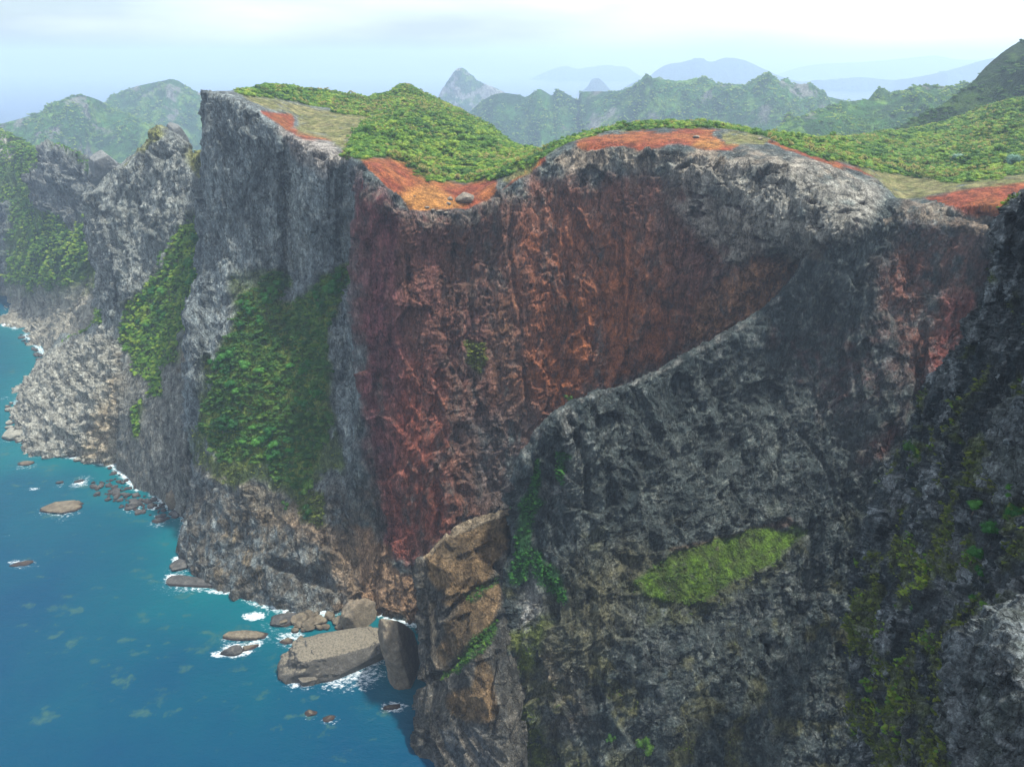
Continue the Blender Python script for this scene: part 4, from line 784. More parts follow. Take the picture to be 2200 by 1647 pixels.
# ================================================================== ROCKS
def blob(sub, size, seed, rough=0.25, flat=0.0, box=2.6, cuts=9):
    import bmesh
    bm = bmesh.new(); bmesh.ops.create_icosphere(bm, subdivisions=sub, radius=1)
    V = np.array([v.co[:] for v in bm.verts]); F_ = [[v.index for v in f.verts] for f in bm.faces]; bm.free()
    l = (np.abs(V)**box).sum(1)**(1/box); V = V/l[:, None]
    s = np.array(size, float); Q = V*s; m_ = s.mean()
    n1 = fbm(Q+seed*31.7, m_*1.1, 4, seed, gain=0.55); n2 = fbm(Q+seed*17.1, m_*0.45, 5, seed+3, ridged=True, gain=0.6)
    V = V*(1+rough*n1+rough*0.5*n2)[:, None]
    gg = np.random.default_rng(seed+5)
    for _ in range(cuts):
        nn_ = gg.normal(0, 1, 3); nn_ /= np.linalg.norm(nn_); h_ = gg.uniform(.62, .95); ex = np.maximum(0, V@nn_-h_); V = V - 0.85*ex[:, None]*nn_
    if flat: V[:, 2] = np.where(V[:, 2] > flat, flat+(V[:, 2]-flat)*0.22, V[:, 2])
    if sub > 6: V = V*(1+0.10*fbm(Q, m_*0.16, 5, seed+9, ridged=True, gain=0.6))[:, None]
    V = V*s
    me = bpy.data.meshes.new('rock'); me.from_pydata(V.tolist(), [], F_); me.polygons.foreach_set('use_smooth', np.zeros(len(F_), bool) if sub < 4 else np.ones(len(F_), bool)); me.update(); return me
def put(name, me, loc, rz, mat, label, cat, group=None, tilt=(0, 0), sc=1):
    o = bpy.data.objects.new(name, me); COL.objects.link(o); o.location = loc; o.rotation_euler = (tilt[0], tilt[1], rz); o.scale = (sc,)*3
    if not me.materials: me.materials.append(mat)
    o['label'] = label; o['category'] = cat
    if group: o['group'] = group
    return o
def mpp(x, y): # metres per photo pixel at sea level
    p = unproj(x, y, 'S'); return math.sqrt(p[0]**2+p[1]**2+CAMZ**2)/FPX
for i, (x, y, s, rz, mt, lb, fl, bx) in enumerate(SR):
    p = unproj(x, y, 'S'); me = blob(5 if max(s) > 8 else 4, s, 40+i, 0.34, fl or 0.0, bx); put('sea_rock', me, (p[0], p[1], s[2]*0.12-0.2), rz, mt, lb, 'rock', 'rocks standing in the sea')
# big flat-topped block: light from above painted in, pale top over dark sides
def block(name, cx, cy, s, rz, seed, label, z, topc, sidec, flat=0.45, bx=5, rough=0.15, tilt=(0, 0), sub=6):
    me = blob(sub, s, seed, rough, flat, bx, 4)
    m_ = topface_mat(name+'_stone', topc, sidec); p = unproj(cx, cy, 'S'); return put(name, me, (p[0], p[1], z), rz, m_, label, 'rock', None, tilt)
def topface_mat(name, topc, sidec):
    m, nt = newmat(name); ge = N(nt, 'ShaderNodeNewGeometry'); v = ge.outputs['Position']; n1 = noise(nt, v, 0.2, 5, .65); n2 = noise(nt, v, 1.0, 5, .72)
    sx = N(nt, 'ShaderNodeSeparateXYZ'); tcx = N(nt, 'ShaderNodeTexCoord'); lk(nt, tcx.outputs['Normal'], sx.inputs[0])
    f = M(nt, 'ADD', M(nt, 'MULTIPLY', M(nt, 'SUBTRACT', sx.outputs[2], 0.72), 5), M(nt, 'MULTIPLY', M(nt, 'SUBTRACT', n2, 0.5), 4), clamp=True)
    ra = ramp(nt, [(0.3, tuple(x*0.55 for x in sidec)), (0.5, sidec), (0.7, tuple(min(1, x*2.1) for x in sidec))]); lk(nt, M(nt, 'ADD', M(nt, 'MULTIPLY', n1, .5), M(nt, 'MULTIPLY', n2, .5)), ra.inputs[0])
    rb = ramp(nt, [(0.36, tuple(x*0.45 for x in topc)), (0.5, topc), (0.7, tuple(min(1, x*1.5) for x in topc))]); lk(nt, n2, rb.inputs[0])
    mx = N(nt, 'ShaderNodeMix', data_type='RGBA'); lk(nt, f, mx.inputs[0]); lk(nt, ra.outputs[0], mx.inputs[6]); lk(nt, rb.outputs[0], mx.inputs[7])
    b = N(nt, 'ShaderNodeBsdfPrincipled'); b.inputs['Roughness'].default_value = .9; lk(nt, mx.outputs[2], b.inputs['Base Color'])
    bp = N(nt, 'ShaderNodeBump'); bp.inputs['Distance'].default_value = 0.9; lk(nt, M(nt, 'ADD', n1, M(nt, 'MULTIPLY', n2, .6)), bp.inputs['Height']); lk(nt, bp.outputs[0], b.inputs['Normal'])
    lk(nt, b.outputs[0], N(nt, 'ShaderNodeOutputMaterial').inputs[0]); return m
block('sea_block', 727, 1418, (24,14,22), 0.10, 71, 'huge flat-topped block with pale pitted top and dark sides, in the sea by the shore', 0.0, (0.135,0.12,0.088), (0.055,0.052,0.044), flat=0.5, bx=3.4, rough=0.36)
block('sea_block', 662, 1455, (6,6,6), 0.3, 72, 'dark lower shoulder block leaning on the big flat-topped block', 0.5, (0.10,0.09,0.07), (0.075,0.07,0.06), sub=5)
block('rock_slab', 868, 1440, (8.5,13,34), 0.1, 73, 'tall leaning brown rock slab between the big block and the tan butte', 9, (0.16,0.14,0.10), (0.115,0.095,0.068), flat=0, bx=2.8, rough=0.2, tilt=(0.12, -0.12))
block('rock_slab', 772, 1335, (9,8,12), 0.3, 74, 'rough brown crag behind the big flat-topped block', 2, (0.16,0.13,0.09), (0.12,0.10,0.07), flat=0, bx=2.4, rough=0.3, sub=5)
# boulders
def boulders(protos, pts, group, labelf, mat, cat='boulder'):
    for i, (loc, s) in enumerate(pts):
        o = bpy.data.objects.new('boulder', protos[i % len(protos)]); COL.objects.link(o); o.location = loc
        o.rotation_euler = (rng.uniform(-.5, .5), rng.uniform(-.5, .5), rng.uniform(0, 6.28)); o.scale = (s*rng.uniform(.8, 1.3), s*rng.uniform(.8, 1.2), s*rng.uniform(.7, 1))
        o['label'] = labelf; o['category'] = cat; o['group'] = group
def protoset(mat, n=5, seed=0, sub=3):
    out = []
    for i in range(n):
        me = blob(sub, (1, 1, 0.8), seed+i*7, 0.3, 0, 2.6, 18); me.materials.append(mat); out.append(me)
    return out
def scatter_px(poly, n, zf=0.3):
    xs = [p[0] for p in poly]; ys = [p[1] for p in poly]; out = []
    while len(out) < n:
        x, y = rng.uniform(min(xs), max(xs)), rng.uniform(min(ys), max(ys))
        if polysd(np.array([x]), np.array([y]), poly)[0] > 0: out.append(unproj(x, y, 'S'))
    return out
pd_, pp_ = protoset(MAT_DARKROCK, 5, 900), protoset(MAT_PALEROCK, 5, 950)
boulders(pd_, [(p, 1.0+2.6*rng.random()**2) for p in scatter_px([(235,1000),(250,1010),(300,1055),(400,1100),(395,1118),(330,1110),(260,1090),(205,1062),(195,1035),(240,1030)], 130)], 'black boulders along the waterline below the grey slope', 'dark wet boulder under the grey slope', MAT_DARKROCK)
boulders(pp_, [(p, 1.4+3.4*rng.random()**2.5) for p in scatter_px([(95,780),(60,830),(20,860),(0,930),(60,972),(180,990),(240,1000),(235,985),(150,965),(70,925),(50,880),(95,830)], 150)], 'pale boulders along the left shore', 'pale boulder below the left rubble slope', MAT_PALEROCK)
pb_ = protoset(MAT_BROWNROCK, 5, 970)
boulders(pb_, [(p+np.array([0, 0, rng.uniform(0, 1.5)]), 1.8+2.6*rng.random()) for p in scatter_px([(585,1325),(640,1318),(720,1322),(800,1318),(735,1348),(650,1352),(655,1382),(640,1385),(625,1350)], 46)], 'brown boulders piled between the headland and the big block', 'brown boulder in pile by the flat-topped block', MAT_BROWNROCK)
boulders(pd_, [(p, 1.2+2.2*rng.random()) for p in scatter_px([(45,715),(70,735),(95,770),(85,780),(60,745),(40,722)], 26)], 'dark boulders lining the cove', 'dark boulder at the cove waterline', MAT_DARKROCK)
# stones lying on the red soil
def on_head(x, y, Lx=None):
    Lx = Lx or HEAD; i = np.argmin((Lx['px']-x)**2 + (Lx['py']-y)**2); return Lx['P'].reshape(-1, 3)[i]
pl_ = protoset(MAT_LOOSE, 5, 990)
SL = [(997,432,5.2,'large rounded brown boulder resting on orange soil at the rim of the red saddle'),(968,430,1.7,'small stone left of the large brown rim boulder'),(965,440,1.3,'lowest of the three stones left of the rim boulder'),
      (918,448,1.3,'flat stone at the orange rim, left end of the row'),(930,452,1.2,'flat stone second in the orange rim row'),(945,455,1.5,'flat stone third in the orange rim row'),(960,458,1.2,'flat stone at the right end of the orange rim row'),
      (870,438,0.8,'small stone on the orange slope near the left rim'),(890,424,0.6,'tiny stone high on the orange slope'),(1495,297,2.2,'brown rock lump on the red plateau near its right end'),(1632,300,1.4,'pale stone at the start of the red track')]
for i, (x, y, s, lb) in enumerate(SL):
    p = on_head(x, y); o = put('stone', pl_[i % 5], (p[0], p[1], p[2]+s*0.3), i*1.3, MAT_LOOSE, lb, 'stone', 'loose stones on the red soil', sc=s); o.scale = (s, s, s*(0.8 if i < 3 else 0.45))
for x, y, s, Y, lb in ((378,292,(10,8,12),700,'dark knobbly rock tower behind the grassy tip of the grey butte'),(228,356,(14,12,16),730,'grey rounded rock knob left of the grey butte'),(205,378,(8,8,12),760,'small grey fang of rock left of the rounded knob')):
    p = unproj(x, y, Y); put('rock_tower', blob(5, s, int(x), 0.5, 0, 2.2, 14), p, 0.3, rock_mat('tower_rock', (0.07,0.08,0.08), (0.15,0.16,0.155), (0.26,0.26,0.24), 2, wet=False), lb, 'rock')
# near lichen-covered outcrop at the lower right corner
LM = rock_mat('lichen_rock', (0.015,0.022,0.026), (0.07,0.085,0.09), (0.22,0.24,0.24), 0.35, wet=False)

# ================================================================== VEGETATION
def leafcloud(n, lobes, rad, leaf, seed, squash=0.75, core=0.72, up=0.35):
    """crown of many leaf clumps on a few uneven lobes, with a rough core"""
    g = np.random.default_rng(seed); V = []; F_ = []
    cs = [(g.normal(0, .42, 3)*rad*np.array([1, 1, .45+.5*(squash >= .9)]), rad*g.uniform(.36, .68)) for _ in range(lobes)]
    for i in range(n):
        c, r0 = cs[i % lobes]; d = g.normal(0, 1, 3); d /= np.linalg.norm(d); d[2] = abs(d[2])*1.0 if g.random() < .8 else d[2]
        p = c + d*r0*g.uniform(.72, 1.12)*np.array([1, 1, squash])
        nrm = d + np.array([0, 0, up]) + g.normal(0, .45, 3); nrm /= np.linalg.norm(nrm)
        t = np.cross(nrm, g.normal(0, 1, 3)); t /= np.linalg.norm(t)+1e-9; bb = np.cross(nrm, t); s = leaf*g.uniform(.6, 1.4)
        k = len(V); V += [p+t*s, p+bb*s*.6+nrm*s*.15, p-t*s, p-bb*s*.6+nrm*s*.15]; F_.append((k, k+1, k+2, k+3))
    for c, r0 in cs:
        k = len(V); ring = 7
        for a in range(3):
            for b_ in range(ring):
                th = b_/ring*6.283; ph = (-.5+a*.55); V.append(c+np.array([math.cos(th)*math.cos(ph), math.sin(th)*math.cos(ph), math.sin(ph)*squash])*r0*core*g.uniform(.85, 1.1))
        for a in range(2):
            for b_ in range(ring): F_.append((k+a*ring+b_, k+a*ring+(b_+1) % ring, k+(a+1)*ring+(b_+1) % ring, k+(a+1)*ring+b_))
        V.append(c+np.array([0, 0, r0*core*squash])); F_ += [(k+2*ring+b_, k+2*ring+(b_+1) % ring, len(V)-1) for b_ in range(ring)]
    me = bpy.data.meshes.new('crown'); me.from_pydata([tuple(v) for v in V], [], F_); return me
def starburst(nheads, blades, rad, seed):
    """pandanus-like tufts of narrow arching blades"""
    g = np.random.default_rng(seed); V = []; F_ = []
    for h in range(nheads):
        c = g.normal(0, .5, 3)*rad*np.array([1, 1, .4]) + np.array([0, 0, rad*.3])
        for i in range(blades):
            a = g.uniform(0, 6.283); e = g.uniform(-.2, 1.3); d = np.array([math.cos(a)*math.cos(e), math.sin(a)*math.cos(e), math.sin(e)]); l = rad*g.uniform(.45, .8)
            sd = np.cross(d, (0, 0, 1)); sd /= np.linalg.norm(sd)+1e-6; w_ = l*.11; k = len(V); mid = c+d*l*.6+np.array([0, 0, .05*l]); tip = c+d*l-np.array([0, 0, .22*l])
            V += [c-sd*w_, c+sd*w_, mid+sd*w_, mid-sd*w_, tip]; F_ += [(k, k+1, k+2, k+3), (k+3, k+2, k+4)]
    me = bpy.data.meshes.new('crown'); me.from_pydata([tuple(v) for v in V], [], F_); return me
def stem_mesh(h, r0, seed, limbs=3, drop=0.9):
    g = np.random.default_rng(seed); V = []; F_ = []
    def tube(a, b_, ra, rb):
        k = len(V); d = b_-a; d /= np.linalg.norm(d); t = np.cross(d, (0.3, 0.9, 0.1)); t /= np.linalg.norm(t); u = np.cross(d, t)
        for p, rr_ in ((a, ra), (b_, rb)):
            for i in range(6):
                th = i/6*6.283; V.append(p+(t*math.cos(th)+u*math.sin(th))*rr_)
        for i in range(6): F_.append((k+i, k+(i+1) % 6, k+6+(i+1) % 6, k+6+i))
    b0 = np.array([0, 0, -drop]); top = np.array([g.uniform(-.15, .15)*h, g.uniform(-.15, .15)*h, h*.55]); tube(b0, top, r0, r0*.65)
    for i in range(limbs):
        a = i/limbs*6.283+g.uniform(0, 1); tube(top, top+np.array([math.cos(a)*h*.4, math.sin(a)*h*.4, h*.35]), r0*.55, r0*.2)
    me = bpy.data.meshes.new('trunk'); me.from_pydata([tuple(v) for v in V], [], F_); me.materials.append(MAT_BARK); return me
def protocoll(name, meshes, mat):
    c = bpy.data.collections.new(name)
    for me in meshes:
        me.materials.append(mat); o = bpy.data.objects.new(name, me); c.objects.link(o)
    return c
bushes = [leafcloud(260, 6, 1.0, .115, s, up=.9) for s in range(4)]
PC_bush = protocoll('bush_kind', bushes, MAT_LEAF)
PC_dark = protocoll('dark_kind', [leafcloud(240, 6, 1.0, .125, s+10) for s in range(4)], MAT_LEAF_DARK)
PC_far = protocoll('far_kind', [leafcloud(70, 4, 1.0, .26, s+20) for s in range(3)], MAT_LEAF)
PC_moss = protocoll('moss_kind', [leafcloud(90, 5, 1.0, .16, s+30, squash=.6) for s in range(3)], MAT_LEAF_MOSS)
PC_pan = protocoll('pan_kind', [starburst(5, 22, 1.0, s+40) for s in range(3)], MAT_LEAF_YEL)
PC_bright = protocoll('bright_kind', [leafcloud(110, 5, 1.0, .16, s+50) for s in range(3)], MAT_LEAF_BRIGHT)
def scatter_stuff(name, coll, pts, scales, label):
    n = len(pts); me = bpy.data.meshes.new(name); me.vertices.add(n); me.vertices.foreach_set('co', np.asarray(pts, np.float32).reshape(-1))
    a = me.attributes.new('sc', 'FLOAT_VECTOR', 'POINT'); a.data.foreach_set('vector', np.asarray(scales, np.float32).reshape(-1))
    a = me.attributes.new('rt', 'FLOAT_VECTOR', 'POINT'); rt = np.zeros((n, 3), np.float32); rt[:, 0] = rng.uniform(-.25, .25, n); rt[:, 1] = rng.uniform(-.25, .25, n); rt[:, 2] = rng.uniform(0, 6.28, n); a.data.foreach_set('vector', rt.reshape(-1))
    a = me.attributes.new('ix', 'INT', 'POINT'); a.data.foreach_set('value', rng.integers(0, len(coll.objects), n).astype(np.int32))
    o = bpy.data.objects.new(name, me); COL.objects.link(o); o['kind'] = 'stuff'; o['label'] = label; o['category'] = 'scrub'
    ng = bpy.data.node_groups.new(name, 'GeometryNodeTree'); ng.interface.new_socket('Geometry', in_out='INPUT', socket_type='NodeSocketGeometry'); ng.interface.new_socket('Geometry', in_out='OUTPUT', socket_type='NodeSocketGeometry')
    gi = ng.nodes.new('NodeGroupInput'); go = ng.nodes.new('NodeGroupOutput'); ip = ng.nodes.new('GeometryNodeInstanceOnPoints'); ci = ng.nodes.new('GeometryNodeCollectionInfo')
    ci.inputs['Collection'].default_value = coll; ci.inputs['Separate Children'].default_value = True; ci.inputs['Reset Children'].default_value = True
    def na(nm, dt):
        x = ng.nodes.new('GeometryNodeInputNamedAttribute'); x.data_type = dt; x.inputs[0].default_value = nm; return x.outputs[0]
    e2 = ng.nodes.new('FunctionNodeEulerToRotation')
    ng.links.new(gi.outputs[0], ip.inputs['Points']); ng.links.new(ci.outputs[0], ip.inputs['Instance']); ip.inputs['Pick Instance'].default_value = True
    ng.links.new(na('ix', 'INT'), ip.inputs['Instance Index']); ng.links.new(na('rt', 'FLOAT_VECTOR'), e2.inputs[0]); ng.links.new(e2.outputs[0], ip.inputs['Rotation']); ng.links.new(na('sc', 'FLOAT_VECTOR'), ip.inputs['Scale'])
    ng.links.new(ip.outputs[0], go.inputs[0]); md = o.modifiers.new('scatter', 'NODES'); md.node_group = ng; return o
def pick(L, mask, dens, smin, smax, lift=0.25, seed=0, pw=1.5):
    g = np.random.default_rng(seed); a = cell_area(L)*mask*dens; k = np.where(g.random(a.shape) < a)
    p = L['P'][k] + g.normal(0, .5, (len(k[0]), 3))*np.array([1, 1, .1]); s = smin+(smax-smin)*g.random(len(p))**pw
    p[:, 2] += s*lift; sc = np.stack([s*g.uniform(.8, 1.3, len(p)), s*g.uniform(.8, 1.3, len(p)), s*g.uniform(.7, 1.1, len(p))], -1)
    return p, sc, k
visd = lambda L: (L['px'] > -200) & (L['px'] < 2400) & (L['py'] < 1750) & (L['py'] > 50)
L = HEAD; top = (L['py'] < 470)*1.0*visd(L); slope = (L['py'] > 500)*1.0
vgm = sstep(0.35, 0.7, L['veg'])
p, s, _ = pick(L, vgm*top*sstep(-.75, -.15, fbm(L['P'], 12, 3, 908)+.35*fbm(L['P'], 45, 2, 909)), 0.32, 0.55, 2.7, seed=1, pw=2.4); scatter_stuff('plateau_scrub', PC_bush, p, s, 'dense bright green scrub covering the plateau tops')
p, s, _ = pick(L, vgm*top*sstep(0.0, 0.4, fbm(L['P'], 28, 3, 902)), 0.10, 0.9, 2.6, seed=2); scatter_stuff('dark_scrub', PC_dark, p, s, 'darker scrub patches among the bright plateau scrub')
pan = vgm*top*sstep(0.05, 0.4, fbm(L['P'], 30, 3, 903)+0.2); p, s, _ = pick(L, pan, 0.07, 0.7, 1.5, 0.9, seed=3); scatter_stuff('pandanus_scrub', PC_pan, p, s, 'yellowish spiky tufts sprinkled through the plateau scrub')
p, s, _ = pick(L, vgm*slope, 0.24, 0.8, 2.9, seed=4, pw=2.2); scatter_stuff('slope_thicket', PC_dark, p, s, 'dark thicket covering the steep slope below the grey cliff')
p, s, _ = pick(L, sstep(.4, .8, L['vines']), 0.5, .6, 1.3, seed=5); scatter_stuff('cliff_moss', PC_moss, p, s, 'yellow green plants clinging to the red cliff')
p, s, _ = pick(L, sstep(.3, .8, L['grass'])*slope*(1-vgm), 0.10, .4, 1.1, seed=6); scatter_stuff('slope_undergrowth', PC_moss, p, s, 'low grassy undergrowth round the dark thicket')
L = BOWL
p, s, _ = pick(L, sstep(.3, .7, L['vine'])*sstep(-.5,0,fbm(L['P'],4,3,912)), 1.3, .3, .9, seed=7); scatter_stuff('creeper', PC_bright, p, s, 'bright green creeper hanging down the dark spur')
p, s, _ = pick(L, sstep(.15, .8, L['bench'])*sstep(-.4, .3, fbm(L['P'], 9, 3, 904)), 0.9, .25, .8, seed=8, pw=2.5); scatter_stuff('ledge_plants', protocoll('ledge_kind', [leafcloud(50, 4, 1.0, .2, s_+60) for s_ in range(3)], leaf_mat('ledge_leaves', (0.03,0.07,0.008), (0.048,0.095,0.008), (0.10,0.155,0.015))), p, s, 'bright yellow green plants covering the grassy ledge')
p, s, _ = pick(L, np.clip(sstep(.55, .9, L['ylo'])*sstep(1150, 1400, L['py'])+L['moss']*.8, 0, 1)*sstep(.1, .5, fbm(L['P'], 5, 3, 905)), 0.6, .2, .6, seed=9); scatter_stuff('bowl_moss', PC_moss, p, s, 'sparse olive tufts on the dark bowl')
L = CRAG
p, s, _ = pick(L, sstep(.5, .9, L['mossy'])*visd(L)*sstep(.1, .4, fbm(L['P'], 8, 3, 914)), 0.9, .3, .9, seed=15); scatter_stuff('crag_bushes', PC_bush, p, s, 'fresh green bushes in the hollows of the near crag')
p, s, _ = pick(L, sstep(.5, .9, L['mossy'])*visd(L)*sstep(-.5, .1, fbm(L['P'], 3, 3, 913)), 1.3, .2, .7, seed=10); scatter_stuff('crag_shrubs', PC_moss, p, s, 'olive and yellow green shrubs clinging to the near crag')
L = TAN
p, s, _ = pick(L, sstep(.4, .8, L['gm']), 1.2, .3, .9, seed=11); scatter_stuff('butte_plants', PC_dark, p, s, 'green plants in the gully of the tan butte')
L = BUTTE
p, s, _ = pick(L, sstep(.4, .7, L['veg']), 0.16, 0.9, 2.8, seed=12); scatter_stuff('rib_scrub', PC_bush, p, s, 'green scrub covering the rib between the grey butte and the headland')
L = FARL
p, s, _ = pick(L, sstep(.4, .7, L['veg'])*visd(L)*sstep(-.5,.1,fbm(L['P'],40,3,907)), 0.09, 1.2, 3.0, seed=13); scatter_stuff('headland_scrub', PC_far, p, s, 'hazy scrub on the far left headland')
i = 0
for L, lb in ((G1, 'left ridge'), (G2, 'left peak'), (J1, 'misty middle ridge'), (J2, 'ridge behind the plateau'), (K1, 'dark right hill')):
    i += 1; m_ = (1-L['rk'])*(L['py'] < 620)*visd(L)*sstep(-.35, .15, fbm(L['P'], 60, 3, 920+i)); near_ = L in ()
    big = i in (4, 5); p, s, _ = pick(L, m_, 0.03 if big else 0.010, 1.6 if big else 2.6, 3.6 if big else 5.5, 0.3, seed=20+i); scatter_stuff('forest', PC_dark if i == 5 else PC_far, p, s, 'forest canopy on the '+lb)
# ---- countable trees and shrubs
crown_b = [leafcloud(900, 10, 1.0, .07, s+70, squash=.95) for s in range(5)]
for c_ in crown_b: c_.materials.append(MAT_LEAF_BRIGHT)
crown_g = [leafcloud(420, 7, 1.0, .105, s+80, squash=.75) for s in range(5)]
for c_ in crown_g: c_.materials.append(MAT_LEAF)
crown_p = [starburst(6, 30, 1.0, s+90) for s in range(4)]
for c_ in crown_p: c_.materials.append(MAT_LEAF_YEL)
crown_m = [leafcloud(420, 7, 1.0, .10, s+100, squash=1.0) for s in range(3)]
for c_ in crown_m: c_.materials.append(MAT_LEAF_DARK)
crown_s = [leafcloud(500, 7, 1.0, .07, 111, squash=1.5)]
crown_s[0].materials.append(MAT_LEAF_PALE)
trunks = [stem_mesh(1.2, .09, s) for s in range(3)]
def tree(name, crown, loc, s, label, cat, group=None, zs=1.0):
    e = bpy.data.objects.new(name, None); COL.objects.link(e); e.location = loc; e.rotation_euler = (0, 0, rng.uniform(0, 6.28)); e.scale = (s, s, s*zs); e.empty_display_size = .3
    e['label'] = label; e['category'] = cat
    if group: e['group'] = group
    c = bpy.data.objects.new('crown', crown); COL.objects.link(c); c.parent = e; c.location = (0, 0, .75)
    t = bpy.data.objects.new('trunk', trunks[int(rng.integers(0, 3))]); COL.objects.link(t); t.parent = e; return e
# bright broadleaf trees in the dark thicket (traced one by one)
BT = [(500,765,3.4),(520,700,2.4),(530,660,3.2),(545,672,3.2),(575,655,3.4),(560,690,2.8),(590,630,3.2),(572,640,2.6),(598,612,2.6),(470,790,3.6),(490,800,3.2),(485,775,3.0),(530,790,3.2),(560,800,2.6),(505,830,3.0),(515,845,2.6),(625,790,2.4),(650,800,3.0),(665,785,2.6),(640,860,2.2),(655,870,3.0),(680,850,2.6),(690,845,2.0),(490,905,3.4),(480,925,3.6),(505,915,3.0),(525,950,2.6),(545,920,2.2),(570,945,3.2),(585,930,3.4),(555,955,3.0),(590,960,3.0),(600,980,3.2),(585,985,2.6),(620,950,2.4),(625,970,2.2),(680,640,3.0),(700,625,3.2),(720,630,3.4),(715,615,2.8),(725,595,2.4),(690,655,2.4)]
for x, y, s in BT:
    tree('broadleaf_tree', crown_b[int(rng.integers(0, 5))], on_head(x, y)+np.array([0,-1.0,-1.0]), s*1.2, 'vivid green tree in the dark thicket', 'tree', 'vivid green trees in the dark slope thicket')
g = np.random.default_rng(5)
for x, y, s in [(g.uniform(262, 440), 0, 0) for _ in range(46)]:
    y = np.interp(x, [262, 300, 350, 400, 440], [730, 690, 620, 560, 500]) + g.uniform(-30, 75)
    i_ = np.argmin((BUTTE['px']-x)**2+(BUTTE['py']-y)**2)
    if BUTTE['veg'].reshape(-1)[i_] < .5: continue
    tree('broadleaf_tree', (crown_b if g.random() < .5 else crown_g)[int(g.integers(0, 5))], BUTTE['P'].reshape(-1, 3)[i_], g.uniform(2.6, 4.4), 'leafy tree on the rib beside the grey butte', 'tree', 'trees on the rib left of the headland')
# larger trees of the saddle, shrubs along the soil edge, pandanus
def line_put(pts, n, name, crowns, smin, smax, label, cat, group, jx=6, jy=3, zs=1.0, zo=0.0):
    pts = np.array(pts, float); t = np.linspace(0, len(pts)-1, n)
    for q_ in t:
        x = np.interp(q_, range(len(pts)), pts[:, 0])+g.uniform(-jx, jx); y = np.interp(q_, range(len(pts)), pts[:, 1])+g.uniform(-jy, jy)
        p_ = on_head(x, y).copy(); p_[2] += zo; tree(name, crowns[int(g.integers(0, len(crowns)))], p_, g.uniform(smin, smax), label, cat, group, zs)
line_put([(800,300),(850,270),(900,250),(960,280),(1020,310),(1060,320),(980,320),(900,300),(840,320)], 70, 'saddle_tree', crown_g, 2.2, 3.9, 'round green tree in the saddle wood', 'tree', 'trees of the saddle wood', 22, 14)
line_put([(850,338),(890,358),(925,376),(1000,385),(1060,372),(1110,356),(1150,338),(1185,322)], 50, 'pandanus', crown_p, 1.4, 2.4, 'spiky pandanus above the red soil bowl', 'pandanus', 'pandanus along the edge of the red bowl', 7, 4)
line_put([(560,192),(640,200),(740,205),(820,222),(800,238),(700,225),(620,212)], 50, 'pandanus', crown_p, 1.6, 2.6, 'spiky pandanus on top of the grey cliff', 'pandanus', 'pandanus on top of the grey cliff', 10, 5)
line_put([(1340,272),(1420,268),(1500,268),(1570,276),(1640,288),(1680,300)], 40, 'shrub', crown_g, 1.3, 2.6, 'green shrub on the red plateau skyline', 'shrub', 'shrubs along the skyline of the red plateau', 6, 2)
for x, y, s, lb in ((1383,270,4.2,'largest round bush on the skyline of the red plateau'),(1460,268,3.0,'second rounded bush on the red plateau skyline, right of the largest'),(1628,285,4.0,'round bush at the right end of the red plateau')):
    tree('round_bush', crown_g[1], on_head(x, y), s, lb, 'bush', None, .7)
line_put([(1650,292),(1700,312),(1760,328),(1830,345),(1900,362),(1980,380),(2040,386)], 60, 'pandanus', crown_p, 1.3, 2.3, 'spiky pandanus fronting the right plateau scrub', 'pandanus', 'pandanus along the front of the plateau scrub', 14, 7)
line_put([(1700,300),(1800,305),(1900,310),(2000,330),(2100,350),(2200,330),(2200,280),(2100,270),(2000,290),(1900,290)], 60, 'shrub', crown_g, 1.6, 3.0, 'rounded shrub in the right plateau scrub', 'shrub', 'rounded shrubs of the right plateau', 30, 16)
for x, y, s, lb in ((2055,345,3.6,'grey green rounded shrub in front of the bare patch on the right plateau'),(2180,350,4.5,'large pale rounded shrub near the right edge above the red soil')):
    tree('round_bush', crown_s[0], on_head(x, y), s, lb, 'bush', None, .6)
def on(Lx, x, y, dn=0.0):
    i_ = np.argmin((Lx['px']-x)**2+(Lx['py']-y)**2); return Lx['P'].reshape(-1, 3)[i_].copy()
p = on(TAN, 935, 1285); e = tree('silver_shrub', crown_s[0], p, 2.4, 'silvery blue green shrub clinging to the tan butte', 'shrub')
p = on(CRAG, 1965, 1010); tree('cliff_shrub', crown_m[0], p, 2.6, 'tall dark green shrub against the near crag', 'shrub', None, 1.6)
p = on(BOWL, 1385, 1610); tree('cliff_shrub', crown_m[1], p, 3.0, 'dark conical shrub at the bottom edge of the bowl', 'shrub', None, 1.6)
p = on(BOWL, 1310, 1590); tree('cliff_shrub', crown_m[2], p, 1.8, 'small yellow green shrub left of the dark conical shrub', 'shrub', None, 1.0)
p = on(HEAD, 1222, 858); tree('cliff_shrub', crown_m[2], p, 2.4, 'lone shrub on the spur crest against the red cliff', 'shrub', None, 1.0)
for x, y, s, lb in ((668,1062,4.0,'green shrub at the bottom of the thicket gully'),(668,1108,3.4,'shrub just below the gully shrub on tan rock'),(622,1090,2.2,'small shrub left of the gully shrubs')):
    tree('gully_shrub', crown_m[0], on_head(x, y), s, lb, 'shrub', None, 1.2)
for x, y, s in [(2120,1210,1.5),(2150,1160,1.7),(2185,1120,1.8),(2140,1110,1.3),(2110,1240,1.2),(2190,1075,1.4),(2080,1290,1.2),(2050,1190,1.0),(1990,1330,1.2),(2190,1340,1.3)]:
    tree('green_shrub', crown_b[int(g.integers(0, 5))], on(CRAG, x, y), s, 'leafy green shrub on the near crag', 'shrub', 'green shrubs on the near crag')
